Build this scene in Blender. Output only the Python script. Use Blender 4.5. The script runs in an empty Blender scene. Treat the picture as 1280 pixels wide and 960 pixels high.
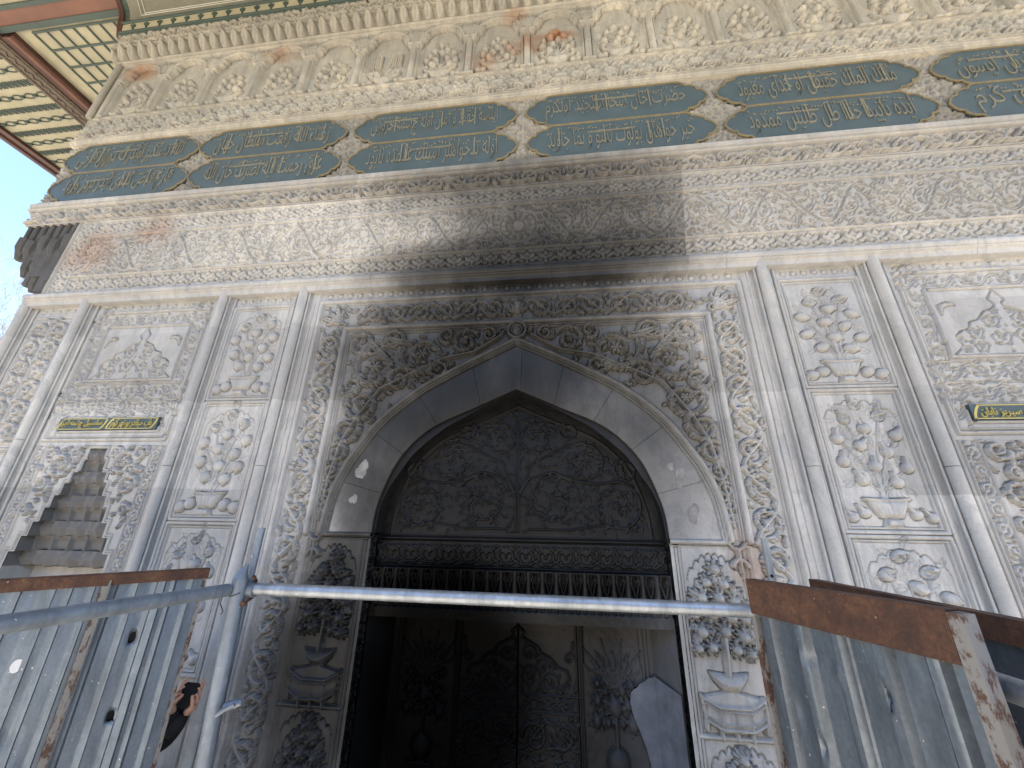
import bpy, bmesh, math, random, os
import numpy as np
from mathutils import Vector, Matrix, Euler

rnd = random.Random(7)
PI = math.pi
sc = bpy.context.scene
C = sc.collection

# ------------------------------------------------------------------ camera
cam_d = bpy.data.cameras.new('camera'); cam = bpy.data.objects.new('camera', cam_d); C.objects.link(cam)
cam_d.sensor_width = 36.0; cam_d.lens = 475.0 / 1280 * 36
cam_d.clip_start = 0.05; cam_d.clip_end = 2000
yaw, pitch, roll = (math.radians(v) for v in (-6.9815, 20.8807, 1.1337))
fw = Vector((math.sin(yaw) * math.cos(pitch), math.cos(yaw) * math.cos(pitch), math.sin(pitch)))
r0 = Vector((math.cos(yaw), -math.sin(yaw), 0)); u0 = r0.cross(fw)
rr = r0 * math.cos(roll) + u0 * math.sin(roll); uu = -r0 * math.sin(roll) + u0 * math.cos(roll)
mw = Matrix((rr, uu, -fw)).transposed().to_4x4(); mw.translation = (0.36, -3.2, 2.2)
cam.matrix_world = mw
sc.camera = cam

# ------------------------------------------------------------------ sky, sun, exposure
SUN_EL, SUN_AZ = math.radians(69), math.radians(165)     # azimuth from +Y (behind the facade) towards +X
w = bpy.data.worlds.new('World'); sc.world = w; w.use_nodes = True
nt = w.node_tree
sky = nt.nodes.new('ShaderNodeTexSky'); sky.sky_type = 'NISHITA'; sky.sun_disc = False
sky.sun_elevation = SUN_EL; sky.sun_rotation = SUN_AZ
sky.air_density = 1.0; sky.dust_density = 0.4; sky.ozone_density = 1.0; sky.altitude = 50
nt.links.new(sky.outputs[0], nt.nodes['Background'].inputs[0])
nt.nodes['Background'].inputs[1].default_value = 0.09
sd = bpy.data.lights.new('sun', 'SUN'); sd.energy = 4.5; sd.angle = math.radians(0.53); sd.color = (1, .93, .82)
so = bpy.data.objects.new('sun', sd); C.objects.link(so)
sdir = Vector((math.sin(SUN_AZ) * math.cos(SUN_EL), math.cos(SUN_AZ) * math.cos(SUN_EL), math.sin(SUN_EL)))
so.rotation_euler = sdir.to_track_quat('Z', 'Y').to_euler()
sc.view_settings.view_transform = 'Standard'; sc.view_settings.look = 'None'
sc.view_settings.gamma = 1.0; sc.view_settings.exposure = 2.5
sc.cycles.use_denoising = True; sc.cycles.use_adaptive_sampling = False
sc.cycles.max_bounces = 8; sc.cycles.diffuse_bounces = 5

# ------------------------------------------------------------------ object helpers
def link(o, parent=None):
    C.objects.link(o)
    if parent is not None: o.parent = parent
    return o
def empty(name, label, cat, loc=(0, 0, 0), group=None):
    o = bpy.data.objects.new(name, None); o.location = loc; C.objects.link(o)
    return tag(o, label, cat, group)
def tag(o, label, cat, group=None):
    o['label'] = label; o['category'] = cat
    if group: o['group'] = group
    return o
def mesh_obj(name, verts, faces, mat, parent=None, smooth=False, sharp=None):
    m = bpy.data.meshes.new(name); m.from_pydata([tuple(v) for v in verts], [], faces)
    if smooth: m.polygons.foreach_set('use_smooth', [True] * len(m.polygons))
    else: m.polygons.foreach_set('use_smooth', [False] * len(m.polygons))
    if sharp: m.set_sharp_from_angle(angle=math.radians(sharp))
    if mat: m.materials.append(mat)
    m.update()
    return link(bpy.data.objects.new(name, m), parent)
class MB:
    """collects boxes, prisms, tubes and lathes into ONE mesh"""
    def __init__(s): s.v = []; s.f = []
    def add(s, vs, fs):
        b = len(s.v); s.v += [tuple(v) for v in vs]; s.f += [tuple(i + b for i in f) for f in fs]
    def box(s, x0, x1, y0, y1, z0, z1):
        s.add([(x, y, z) for z in (z0, z1) for y in (y0, y1) for x in (x0, x1)],
              [(0, 2, 3, 1), (4, 5, 7, 6), (0, 1, 5, 4), (2, 6, 7, 3), (0, 4, 6, 2), (1, 3, 7, 5)])
    def tube(s, pts, r, n=12, cap=True, flat=None):
        pts = [Vector(p) for p in pts]; rs = r if isinstance(r, (list, tuple)) else [r] * len(pts)
        ring = []; prev = None
        for i, p in enumerate(pts):
            t = (pts[min(i + 1, len(pts) - 1)] - pts[max(i - 1, 0)]).normalized()
            if prev is None:
                a = Vector((0, 0, 1)) if abs(t.z) < .9 else Vector((1, 0, 0)); prev = t.cross(a).normalized()
            prev = (prev - t * prev.dot(t)).normalized(); b = t.cross(prev)
            ring.append([p + (prev * math.cos(2 * PI * k / n) + b * math.sin(2 * PI * k / n)) * rs[i] for k in range(n)])
        vs = [v for q in ring for v in q]; fs = []
        for i in range(len(pts) - 1):
            for k in range(n):
                fs.append((i * n + k, i * n + (k + 1) % n, (i + 1) * n + (k + 1) % n, (i + 1) * n + k))
        if cap: fs += [tuple(range(n))[::-1], tuple((len(pts) - 1) * n + k for k in range(n))]
        s.add(vs, fs)
    def prism(s, poly, y0, y1):
        """polygon in x,z extruded from y0 to y1"""
        n = len(poly)
        s.add([(x, y0, z) for x, z in poly] + [(x, y1, z) for x, z in poly],
              [tuple(range(n)), tuple(range(2 * n - 1, n - 1, -1))] + [(i, i + n, (i + 1) % n + n, (i + 1) % n) for i in range(n)])
    def sweep(s, path, prof, closed=False):
        """prof = list of (offset, y) swept along a path in the x,z plane"""
        n = len(path); P = [Vector((p[0], p[1])) for p in path]; k = len(prof); vs = []
        for i in range(n):
            if closed: a, b = P[i - 1], P[(i + 1) % n]
            else: a, b = P[max(i - 1, 0)], P[min(i + 1, n - 1)]
            t = (b - a).normalized(); nn = Vector((-t.y, t.x))
            for o, y in prof:
                q = P[i] + nn * o; vs.append((q.x, y, q.y))
        fs = []
        for i in range(n if closed else n - 1):
            j = (i + 1) % n
            for q in range(k - 1): fs.append((i * k + q, i * k + q + 1, j * k + q + 1, j * k + q))
        s.add(vs, fs)
    def build(s, name, mat, parent=None, smooth=False, sharp=None):
        return mesh_obj(name, s.v, s.f, mat, parent, smooth, sharp)

# ------------------------------------------------------------------ materials
def mat_new(name):
    m = bpy.data.materials.new(name); m.use_nodes = True
    t = m.node_tree; return m, t, t.nodes['Principled BSDF']
class NB:
    """tiny node builder"""
    def __init__(s, t): s.t = t
    def n(s, typ, **kw):
        x = s.t.nodes.new(typ)
        for k, v in kw.items(): setattr(x, k, v)
        return x
    def put(s, sock, val):
        if isinstance(val, bpy.types.NodeSocket): s.t.links.new(val, sock)
        else: sock.default_value = val
    def math(s, op, a, b=0.0, clamp=False):
        x = s.n('ShaderNodeMath', operation=op, use_clamp=clamp); s.put(x.inputs[0], a); s.put(x.inputs[1], b); return x.outputs[0]
    def vmath(s, op, a, b):
        x = s.n('ShaderNodeVectorMath', operation=op); s.put(x.inputs[0], a); s.put(x.inputs[1], b)
        return x.outputs['Value'] if op in ('LENGTH', 'DOT_PRODUCT') else x.outputs[0]
    def noise(s, vec, scale, detail=4, rough=.55, dist=0., out='Fac'):
        x = s.n('ShaderNodeTexNoise'); s.put(x.inputs['Vector'], vec)
        x.inputs['Scale'].default_value = scale; x.inputs['Detail'].default_value = detail
        x.inputs['Roughness'].default_value = rough; x.inputs['Distortion'].default_value = dist
        return x.outputs[out]
    def ramp(s, fac, *stops):
        x = s.n('ShaderNodeValToRGB'); s.put(x.inputs[0], fac); el = x.color_ramp.elements
        while len(el) < len(stops): el.new(.5)
        for e, (p, c) in zip(el, stops):
            e.position = p; e.color = (c, c, c, 1) if isinstance(c, (int, float)) else (*c, 1)
        return x.outputs[0]
    def rng(s, v, a, b, c=0., d=1.):
        x = s.n('ShaderNodeMapRange', interpolation_type='SMOOTHSTEP'); s.put(x.inputs[0], v)
        for i, q in enumerate((a, b, c, d)): x.inputs[i + 1].default_value = q
        return x.outputs[0]
    def mix(s, fac, a, b, mode='MIX'):
        x = s.n('ShaderNodeMix', data_type='RGBA', blend_type=mode); s.put(x.inputs[0], fac)
        for i, v in ((6, a), (7, b)):
            s.put(x.inputs[i], v if isinstance(v, bpy.types.NodeSocket) else (*v, 1))
        return x.outputs[2]
    def pos(s): return s.n('ShaderNodeTexCoord').outputs['Object']
    def sepxyz(s, v):
        x = s.n('ShaderNodeSeparateXYZ'); s.put(x.inputs[0], v); return x.outputs
    def bump(s, h, strength, dist, normal=None):
        x = s.n('ShaderNodeBump'); x.inputs['Strength'].default_value = strength; x.inputs['Distance'].default_value = dist
        s.put(x.inputs['Height'], h)
        if normal: s.put(x.inputs['Normal'], normal)
        return x.outputs[0]

SOOT = [  # cx, cz, rx, rz, strength : where the smoke of old fires has blackened the stone
    (-.35, 3.75, 2.1, .95, .62), (-.25, 3.7, 1.2, .6, .5), (0, 4.25, 2.2, .5, .50), (0, 4.62, 2.0, .25, .4),
    (-1.15, 2.75, .7, 1.2, .60), (-1.42, 1.25, .6, 1.7, .95), (.85, 3.45, 1.2, .9, .40), (1.25, 2.8, .6, 1.0, .2),
    (-1.85, 1.0, .5, 1.2, .25), (1.45, 1.4, .5, .9, .10)]
CLOUD = [(.15, 4.82, 2.2, .55, .72), (.6, 5.2, 1.9, .8, .42), (.2, 5.75, 2.6, .65, .30), (-.3, 6.0, 2.4, .4, .22)]
RUST = [(-6.15, 8.95, .42, .24, .8), (-3.7, 8.95, .45, .2, .5), (.05, 8.45, .4, .3, .75), (-.5, 8.2, .3, .3, .7), (.5, 8.6, .42, .2, 1.1),
        (-.1, 9.05, .3, .2, .6), (-5.35, 5.35, .5, .45, .55), (-4.55, 5.6, .4, .32, .5), (1.75, 1.95, .2, .35, .5)]
def masks(b, p, lst, warp=.35, wscale=2.2):
    nz = b.noise(p, wscale, 5, .6, out='Color')
    pw = b.vmath('ADD', p, b.vmath('MULTIPLY', b.vmath('SUBTRACT', nz, (.5, .5, .5)), (warp, warp, warp)))
    tot = None
    for cx, cz, rx, rz, st in lst:
        d = b.vmath('MULTIPLY', b.vmath('SUBTRACT', pw, (cx, 0, cz)), (1 / rx, 0, 1 / rz))
        m = b.rng(b.vmath('LENGTH', d, (0, 0, 0)), .2, 1.0, st, 0.)
        tot = m if tot is None else b.math('ADD', tot, b.math('MULTIPLY', m, b.math('SUBTRACT', 1.0, b.math('MULTIPLY', tot, .8), True)))
    return tot
def marble(name, base, alt, dark=0.0, soot=True, rust=True, dirt=.5, rough=.66, sootcol=.034, gloss=.52):
    m, t, bs = mat_new(name); b = NB(t); p = b.pos(); x, y, z = b.sepxyz(p)
    # stone blocks differ a little from one another
    row = b.math('FLOOR', b.math('DIVIDE', z, .83)); sh = b.math('MULTIPLY', row, .37)
    colx = b.math('FLOOR', b.math('ADD', b.math('DIVIDE', x, 3.3), sh))
    cv = b.n('ShaderNodeCombineXYZ'); b.put(cv.inputs[0], colx); b.put(cv.inputs[1], row)
    wn = b.n('ShaderNodeTexWhiteNoise', noise_dimensions='3D'); b.put(wn.inputs['Vector'], cv.outputs[0])
    blk = wn.outputs['Value']
    c = b.mix(b.ramp(b.noise(p, .9, 5, .6), (.3, 0.), (.7, 1.)), base, alt)
    c = b.mix(b.math('MULTIPLY', b.math('POWER', blk, 1.6), .75), c, tuple(v * .66 for v in alt))
    c = b.mix(b.ramp(b.noise(p, .45, 4, .6), (.42, 0.), (.68, .45)), c, tuple(v * .62 for v in alt))
    # grey veins, drawn out along a slant
    pv = b.vmath('MULTIPLY', p, (1.0, 1.0, .35))
    v1 = b.noise(pv, 2.3, 9, .68, 1.4)
    vein = b.ramp(b.math('ABSOLUTE', b.math('SUBTRACT', v1, .5)), (0., 1.), (.055, 0.))
    c = b.mix(b.math('MULTIPLY', vein, .5), c, (base[0] * .50, base[1] * .54, base[2] * .60))
    # rain streaks and blotchy grime
    ps = b.vmath('MULTIPLY', p, (7.0, 7.0, .55))
    st = b.ramp(b.noise(ps, 1.6, 6, .65), (.44, 0.), (.72, 1.))
    bl = b.ramp(b.noise(p, 3.4, 8, .7), (.42, 0.), (.75, 1.))
    c = b.mix(b.math('MULTIPLY', st, .42 * dirt), c, (.16, .155, .145))
    c = b.mix(b.math('MULTIPLY', bl, .5 * dirt), c, (.19, .18, .16))
    sp = b.ramp(b.noise(p, 46, 4, .7), (.55, 0.), (.8, 1.))
    c = b.mix(b.math('MULTIPLY', sp, .4), c, (.14, .135, .13))
    if rust:
        rm = masks(b, p, RUST, .28, 4.5)
        c = b.mix(b.math('MULTIPLY', rm, b.ramp(b.noise(p, 9, 5, .7), (.3, .35), (.65, 1.)), True), c, (.30, .135, .06))
    if soot:
        sm = masks(b, p, soot if isinstance(soot, list) else SOOT)
        if not isinstance(soot, list):   # the cloud on the frieze stops at a block that has been renewed
            edge = b.math('LESS_THAN', b.math('ADD', x, b.math('MULTIPLY', z, -.09)), 1.24)
            cl = b.math('MULTIPLY', masks(b, p, CLOUD), b.math('ADD', b.math('MULTIPLY', edge, .55), .45)); sm = b.math('ADD', sm, cl)
        gr = b.ramp(b.noise(b.vmath('MULTIPLY', p, (1.6, 1.6, .8)), 3.0, 7, .65), (.25, .72), (.75, 1.12))
        f = b.math('POWER', sootcol, b.math('MULTIPLY', sm, gr))
        c = b.mix(1.0, c, f, 'MULTIPLY')
        t.links.new(b.rng(b.math('MULTIPLY', sm, gr), .1, .9, rough, gloss), bs.inputs['Roughness'])
        t.links.new(b.math('SUBTRACT', b.rng(sm, .1, .9, .22, .32), b.rng(sm, 1.2, 1.9, 0., .28)), bs.inputs['Specular IOR Level'])
    if dark: c = b.mix(dark, c, (.03, .03, .032))
    t.links.new(c, bs.inputs['Base Color'])
    if not soot: bs.inputs['Roughness'].default_value = rough; bs.inputs['Specular IOR Level'].default_value = .22
    h = b.math('ADD', b.noise(p, 60, 6, .7), b.math('MULTIPLY', b.noise(p, 9, 5, .6), 1.6))
    t.links.new(b.bump(h, .35, .006), bs.inputs['Normal'])
    return m
def plain(name, col, rough=.6, metal=0., var=.25, scale=14., bump=.15, alt=None, spec=.4):
    m, t, bs = mat_new(name); b = NB(t); p = b.pos()
    n1 = b.noise(p, scale, 6, .65)
    c = b.mix(b.ramp(n1, (.32, 0.), (.7, 1.)), col, alt or tuple(v * (1 - var) for v in col))
    t.links.new(c, bs.inputs['Base Color']); bs.inputs['Metallic'].default_value = metal
    t.links.new(b.math('ADD', b.math('MULTIPLY', n1, .25), rough - .12), bs.inputs['Roughness'])
    bs.inputs['Specular IOR Level'].default_value = spec
    t.links.new(b.bump(b.noise(p, scale * 6, 5, .7), bump, .003), bs.inputs['Normal'])
    return m
VSOOT = [(-.5, 3.25, 1.2, .8, 1.25), (.0, 3.6, 1.0, .65, 1.1), (-1.2, 2.75, .6, .85, .7), (-1.3, 2.3, .4, .6, .4), (.75, 3.25, .9, .75, .55), (1.2, 2.7, .5, .9, .3)]
NICHE_SOOT_SHADE = [(-.58, 1.0, 1.75, 2.4, 1.9), (-.45, 2.3, 1.9, 1.2, 1.5), (-.2, 3.1, 1.6, .9, 1.5), (-.35, 1.72, 1.7, .55, 2.0), (.3, 2.35, 1.6, 1.1, 1.1), (.55, 1.1, 1.5, 1.8, .2)]  # soot together with painted shade, darkening the whole recess
M = {}
M['low'] = marble('grey_white_marble', (.66, .645, .61), (.52, .51, .49), dirt=.6)
M['high'] = marble('warm_bounce_weathered_marble', (.64, .585, .47), (.50, .46, .375), dirt=.9)  # warm bounce light under the eaves is painted into this stone colour
M['mid'] = marble('pale_weathered_marble', (.69, .655, .59), (.56, .53, .475), dirt=.75)
M['voussoir'] = marble('smooth_sooty_marble', (.60, .585, .56), (.48, .475, .465), dirt=.5, soot=VSOOT, rust=True)
M['niche'] = marble('soot_shade_marble', (.275, .275, .28), (.20, .203, .21), dirt=.6, soot=NICHE_SOOT_SHADE, rust=False, rough=.5, sootcol=.03, gloss=.5)
M['field'] = marble('beige_carved_marble', (.50, .46, .38), (.40, .37, .31), dirt=.9)
M['corbel'] = marble('dark_grey_stone', (.13, .125, .12), (.085, .082, .08), dirt=.7, soot=False, rust=False, rough=.8)
M['muq'] = marble('weathered_grey_niche_stone', (.27, .26, .245), (.155, .15, .145), dirt=1.0, soot=False, rust=False, rough=.75)
M['black'] = plain('soot_shade_stone', (.012, .012, .013), .8, spec=.15)  # arch soffit: soot and painted shade in one near-black colour
M['plaster'] = plain('pale_plaster_repair', (.27, .265, .255), .85, var=.5, scale=16)
def worn_paint(name, col, under, amt, rough=.55, scale=24):
    m, t, bs = mat_new(name); b = NB(t); p = b.pos()
    c = b.mix(b.ramp(b.noise(p, 3, 5, .6), (.3, 0.), (.7, 1.)), col, tuple(v * .72 for v in col))
    c = b.mix(b.ramp(b.noise(p, scale, 6, .7), (.62 - amt, 0.), (.68 - amt, 1.)), c, under)
    t.links.new(c, bs.inputs['Base Color']); bs.inputs['Roughness'].default_value = rough
    t.links.new(b.bump(b.noise(p, 50, 5, .7), .2, .003), bs.inputs['Normal'])
    return m
M['teal'] = worn_paint('blue_green_panel_paint', (.072, .108, .118), (.13, .155, .155), -.06)
M['gilt'] = worn_paint('worn_gilding', (.24, .185, .085), (.15, .135, .085), .12, .5)
M['letter'] = worn_paint('worn_gilt_lettering', (.25, .232, .165), (.105, .13, .13), .08, .5, 30)
M['bright_gilt'] = worn_paint('bright_gilding', (.62, .52, .16), (.5, .45, .2), .05, .4)
M['green'] = worn_paint('dark_green_paint', (.042, .072, .058), (.10, .11, .08), 0., .5)
M['greyolive'] = worn_paint('olive_grey_paint', (.20, .195, .15), (.15, .145, .11), .05, .6)
M['cream'] = worn_paint('cream_paint', (.42, .385, .255), (.33, .31, .23), .05, .6, 9)
M['brown'] = worn_paint('red_brown_paint', (.20, .088, .055), (.13, .07, .045), .05, .6, 9)
M['darkbrown'] = worn_paint('dark_red_brown_paint', (.085, .034, .024), (.05, .028, .02), .05, .55, 9)
M['wood'] = worn_paint('carved_grey_brown_wood', (.16, .125, .09), (.08, .06, .045), .1, .7)
M['white'] = plain('white_line_paint', (.6, .6, .52), .6)

# ------------------------------------------------------------------ carved stone: height fields turned into real relief
def sstep(t):
    t = np.clip(t, 0, 1); return t * t * (3 - 2 * t)
class Relief:
    def __init__(s, x0, x1, z0, z1, res, seed=1):
        s.x0, s.x1, s.z0, s.z1 = x0, x1, z0, z1
        s.nx = max(3, int(round((x1 - x0) / res)) + 1); s.nz = max(3, int(round((z1 - z0) / res)) + 1)
        s.xs = np.linspace(x0, x1, s.nx); s.zs = np.linspace(z0, z1, s.nz); s.res = res
        s.H = np.zeros((s.nz, s.nx)); s.rnd = random.Random(seed); s.drop = None
        s.G = np.zeros((s.nz, s.nx)); s.M = np.zeros((s.nz, s.nx), bool); s.gw = max(.008, 1.45 * res); s.gk = 1.0; s.gmax = .036   # groove added round raised forms to deepen their contact shade
    def win(s, xa, xb, za, zb):
        i0 = max(0, np.searchsorted(s.xs, xa)); i1 = min(s.nx, np.searchsorted(s.xs, xb) + 1)
        j0 = max(0, np.searchsorted(s.zs, za)); j1 = min(s.nz, np.searchsorted(s.zs, zb) + 1)
        if i1 <= i0 or j1 <= j0: return None
        return slice(j0, j1), slice(i0, i1), s.xs[None, i0:i1], s.zs[j0:j1, None]
    def rect(s, xa, xb, za, zb, h, bev=.008, mode='add'):
        w_ = s.win(xa, xb, za, zb)
        if not w_: return
        a, b, X, Z = w_
        d = np.minimum(np.minimum(X - xa, xb - X), np.minimum(Z - za, zb - Z)); k = sstep(d / max(bev, 1e-4) + .5)
        if mode == 'add': s.H[a, b] += h * k
        elif mode == 'max': s.H[a, b] = np.maximum(s.H[a, b], h * k)
    def stroke(s, pts, w0, h, prof='round', base=None, carve=False, w1=None, ws=None):
        n = len(pts)
        if ws is None: ws = [w0 + ((w0 if w1 is None else w1) - w0) * i / (n - 1) for i in range(n)]
        for i in range(n - 1):
            (ax, az), (bx, bz) = pts[i], pts[i + 1]; wm = max(ws[i], ws[i + 1], s.res * .55) + (0 if carve else s.gw)
            q = s.win(min(ax, bx) - wm, max(ax, bx) + wm, min(az, bz) - wm, max(az, bz) + wm)
            if not q: continue
            a, b, X, Z = q; dx, dz = bx - ax, bz - az; L = dx * dx + dz * dz + 1e-12
            t = np.clip(((X - ax) * dx + (Z - az) * dz) / L, 0, 1)
            d = np.sqrt((X - ax - t * dx) ** 2 + (Z - az - t * dz) ** 2)
            wd = np.maximum(ws[i] + (ws[i + 1] - ws[i]) * t, s.res * .5)
            u = np.clip(1 - d / wd, 0, 1)
            if prof == 'round': k = np.sqrt(u * (2 - u))
            elif prof == 'leaf': k = np.where(u > 0, .45 + .55 * u, 0) * sstep(u * 4)
            elif prof == 'cup': k = sstep(u * 4.5) * (1 - .6 * sstep((u - .3) / .7))
            else: k = sstep(u * 3)
            B = s.H[a, b]
            if carve: s.H[a, b] = np.minimum(B, (0 if base is None else base) - h * k) if base is not None else B - h * k
            else:
                bb = 0 if base is None else base
                s.H[a, b] = np.where(k > 0, np.maximum(B, bb + h * k), B)
                s.halo(a, b, d - wd, h, k > 0)
    def halo(s, a, b, d, h, on):
        g = min(s.gmax, s.gk * h)
        s.G[a, b] = np.maximum(s.G[a, b], np.where(d < s.gw, g * sstep((s.gw - d) / s.gw * 1.5), 0)); s.M[a, b] |= on
    def line(s, xa, za, xb, zb, w_, h, **k): s.stroke([(xa, za), (xb, zb)], w_, h, **k)
    def frame(s, xa, xb, za, zb, w_, h, **k):
        for p, q in (((xa, za), (xb, za)), ((xb, za), (xb, zb)), ((xb, zb), (xa, zb)), ((xa, zb), (xa, za))): s.stroke([p, q], w_, h, **k)
    def blob(s, cx, cz, rx, rz, ang, h, base=0., power=.5):
        R = max(rx, rz) * 1.05 + s.gw; q = s.win(cx - R, cx + R, cz - R, cz + R)
        if not q: return
        a, b, X, Z = q; c, n = math.cos(ang), math.sin(ang)
        u = ((X - cx) * c + (Z - cz) * n) / rx; v = (-(X - cx) * n + (Z - cz) * c) / rz; t = u * u + v * v
        k = np.clip(1 - t, 0, 1) ** power
        s.H[a, b] = np.where(k > 0, np.maximum(s.H[a, b], base + h * k), s.H[a, b]); s.halo(a, b, (np.sqrt(t) - 1) * min(rx, rz), h, k > 0)
    def poly_mask(s, pts, pad=0.):
        xs = [p[0] for p in pts]; zs = [p[1] for p in pts]
        q = s.win(min(xs) - pad, max(xs) + pad, min(zs) - pad, max(zs) + pad)
        if not q: return None
        a, b, X, Z = q; ins = np.zeros((Z.shape[0], X.shape[1]), bool); D = np.full(ins.shape, 9.)
        n = len(pts)
        for i in range(n):
            (ax, az), (bx, bz) = pts[i], pts[(i + 1) % n]
            if abs(bz - az) > 1e-12:
                cr = ((az > Z) != (bz > Z)) & (X < (bx - ax) * (Z - az) / (bz - az) + ax); ins ^= cr
            dx, dz = bx - ax, bz - az; t = np.clip(((X - ax) * dx + (Z - az) * dz) / (dx * dx + dz * dz + 1e-12), 0, 1)
            D = np.minimum(D, np.hypot(X - ax - t * dx, Z - az - t * dz))
        return a, b, ins, D, X, Z
    def poly(s, pts, h, bev=.02, base=0., mode='max', round_=False):
        q = s.poly_mask(pts, s.gw)
        if not q: return
        a, b, ins, D, X, Z = q
        if mode == 'max': s.halo(a, b, np.where(ins, 0, D), h, ins)
        k = np.where(ins, sstep(D / bev) if not round_ else np.sqrt(np.clip(D / bev, 0, 1)), 0)
        if mode == 'max': s.H[a, b] = np.where(ins, np.maximum(s.H[a, b], base + h * k), s.H[a, b])
        elif mode == 'add': s.H[a, b] += h * k
    # ---- plant ornament
    def leaf(s, x, z, ang, L, W, h, bend=0., lobes=1, base=0.):
        n = 6; pts = []; ws = []; px, pz = x, z
        for i in range(n + 1):
            t = i / n; pts.append((px, pz)); ws.append(max(W * (math.sin(PI * min(1, .12 + t * .88)) ** .8), W * .12))
            a = ang + bend * t; px += math.cos(a) * L / n; pz += math.sin(a) * L / n
        s.stroke(pts, 0, h, 'cup', base, ws=ws)
        if lobes:
            for k, sg in ((2, 1), (2, -1), (3, 1), (3, -1))[:2 * lobes]:
                a = ang + bend * k / n + sg * .85; q = pts[k]
                s.stroke([q, (q[0] + math.cos(a) * L * .26, q[1] + math.sin(a) * L * .26), (q[0] + math.cos(a - sg * .35) * L * .42, q[1] + math.sin(a - sg * .35) * L * .42)],
                         0, h * .85, 'leaf', base, ws=[W * .55, W * .5, W * .12])
    def spiral(s, cx, cz, r, a0, turns, sg, w_, h, base=0., leaves=True, flower=True):
        n = max(10, int(turns * 18)); pts = []
        for i in range(n + 1):
            t = i / n; rr_ = r * (1 - .74 * t ** 1.1); a = a0 + sg * turns * 2 * PI * t
            pts.append((cx + math.cos(a) * rr_, cz + math.sin(a) * rr_))
        s.stroke(pts, w_, h * .85, 'round', base, w1=w_ * .6)
        if leaves:
            st = max(2, int(n / max(5, turns * 7)))
            for i in range(1, n - 1, st):
                (x, z), (x2, z2) = pts[i], pts[i + 1]; a = math.atan2(z2 - z, x2 - x); k = 1 - .5 * i / n
                L = r * .62 * k * s.rnd.uniform(.8, 1.15)
                # a toothed acanthus leaf: overlapping fingers fanned along the stem
                for q, (da, ll) in enumerate(((-.35, 1.), (-.75, .86), (-1.15, .66), (-1.6, .45))):
                    s.leaf(x + (x2 - x) * q * -.3, z + (z2 - z) * q * -.3, a + sg * da, L * ll, max(r * .085 * k, s.res * .9), h * (1.1 - .08 * q), sg * .9, 0, base)
                if (i // st) % 2: s.leaf(x, z, a + sg * .8, r * .42 * k, r * .085 * k, h * .9, -sg * .8, 1, base)
        if flower: s.rosette(cx, cz, r * .27, 6, h * 1.15, base)
    def rosette(s, cx, cz, r, n, h, base=0., a0=0.):
        for k in range(n):
            a = a0 + 2 * PI * k / n
            s.blob(cx + math.cos(a) * r * .6, cz + math.sin(a) * r * .6, r * .46, r * .27, a, h * .8, base)
        s.blob(cx, cz, r * .3, r * .3, 0, h, base)
    def vine(s, f, L, wd, step, h, base=0., stem=.012, flip=1, seed=0, small=False):
        """running scroll along a path; f maps (along, across) to (x, z)"""
        n = max(2, int(round(L / step))); step = L / n
        P = lambda t, q: f(t, q)
        st = [P(L * i / (n * 12), -flip * wd * .34 * math.cos(PI * i / 12)) for i in range(n * 12 + 1)]
        s.stroke(st, stem, h * .9, 'round', base)
        o0 = f(0, 0); e = f(1e-3, 0); u = f(0, 1e-3); dirn = math.atan2(e[1] - o0[1], e[0] - o0[0])
        hand = 1 if (e[0] - o0[0]) * (u[1] - o0[1]) - (e[1] - o0[1]) * (u[0] - o0[0]) > 0 else -1
        for k in range(n):
            sg = (1 if k % 2 else -1) * flip; c = P((k + .5) * step, sg * wd * .06); r = min(step * .47, wd * .40)
            if small:
                s.spiral(c[0], c[1], r, dirn + PI, .95, sg * hand, stem * .85, h, base, False, False)
                for q in range(5):
                    a = s.rnd.uniform(0, 2 * PI); s.leaf(c[0] + math.cos(a) * r * .45, c[1] + math.sin(a) * r * .45, a + s.rnd.uniform(-1, 1), r * .85, r * .22, h * 1.05, s.rnd.uniform(-1.2, 1.2), 0, base)
            else:
                s.spiral(c[0], c[1], r, dirn + PI, 1.15, sg * hand, stem * .9, h, base)
            for q in (-.5, .5):
                c2 = P((k + .5 + q * .82) * step, sg * wd * .33)
                s.leaf(c2[0], c2[1], dirn + s.rnd.uniform(-.7, .7) + (0 if q > 0 else PI), wd * .26, wd * .06, h, s.rnd.uniform(-1, 1), 1, base)
    def fill(s, inside, n, L, h, base=0., lobes=1, seed=3, box=None):
        """scatter small leaves where nothing is carved yet"""
        r = random.Random(seed); bx = box or (s.x0, s.x1, s.z0, s.z1)
        for _ in range(n):
            x, z = r.uniform(bx[0], bx[1]), r.uniform(bx[2], bx[3])
            if not inside(x, z): continue
            q = s.win(x - L * .3, x + L * .3, z - L * .3, z + L * .3)
            if not q: continue
            if (s.H[q[0], q[1]] > base + h * .25).mean() > .22: continue
            a = r.uniform(0, 2 * PI); l = L * r.uniform(.6, 1.1)
            if r.random() < .16: s.rosette(x, z, l * .42, 5, h, base, a)
            else: s.leaf(x - math.cos(a) * l * .4, z - math.sin(a) * l * .4, a, l, l * .16, h, r.uniform(-1.3, 1.3), lobes, base)
    # ---- shallow ornament: outlines cut into a flat face
    def cut(s, pts, w_, d): s.stroke(pts, w_, d, 'flat', base=0., carve=True)
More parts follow.
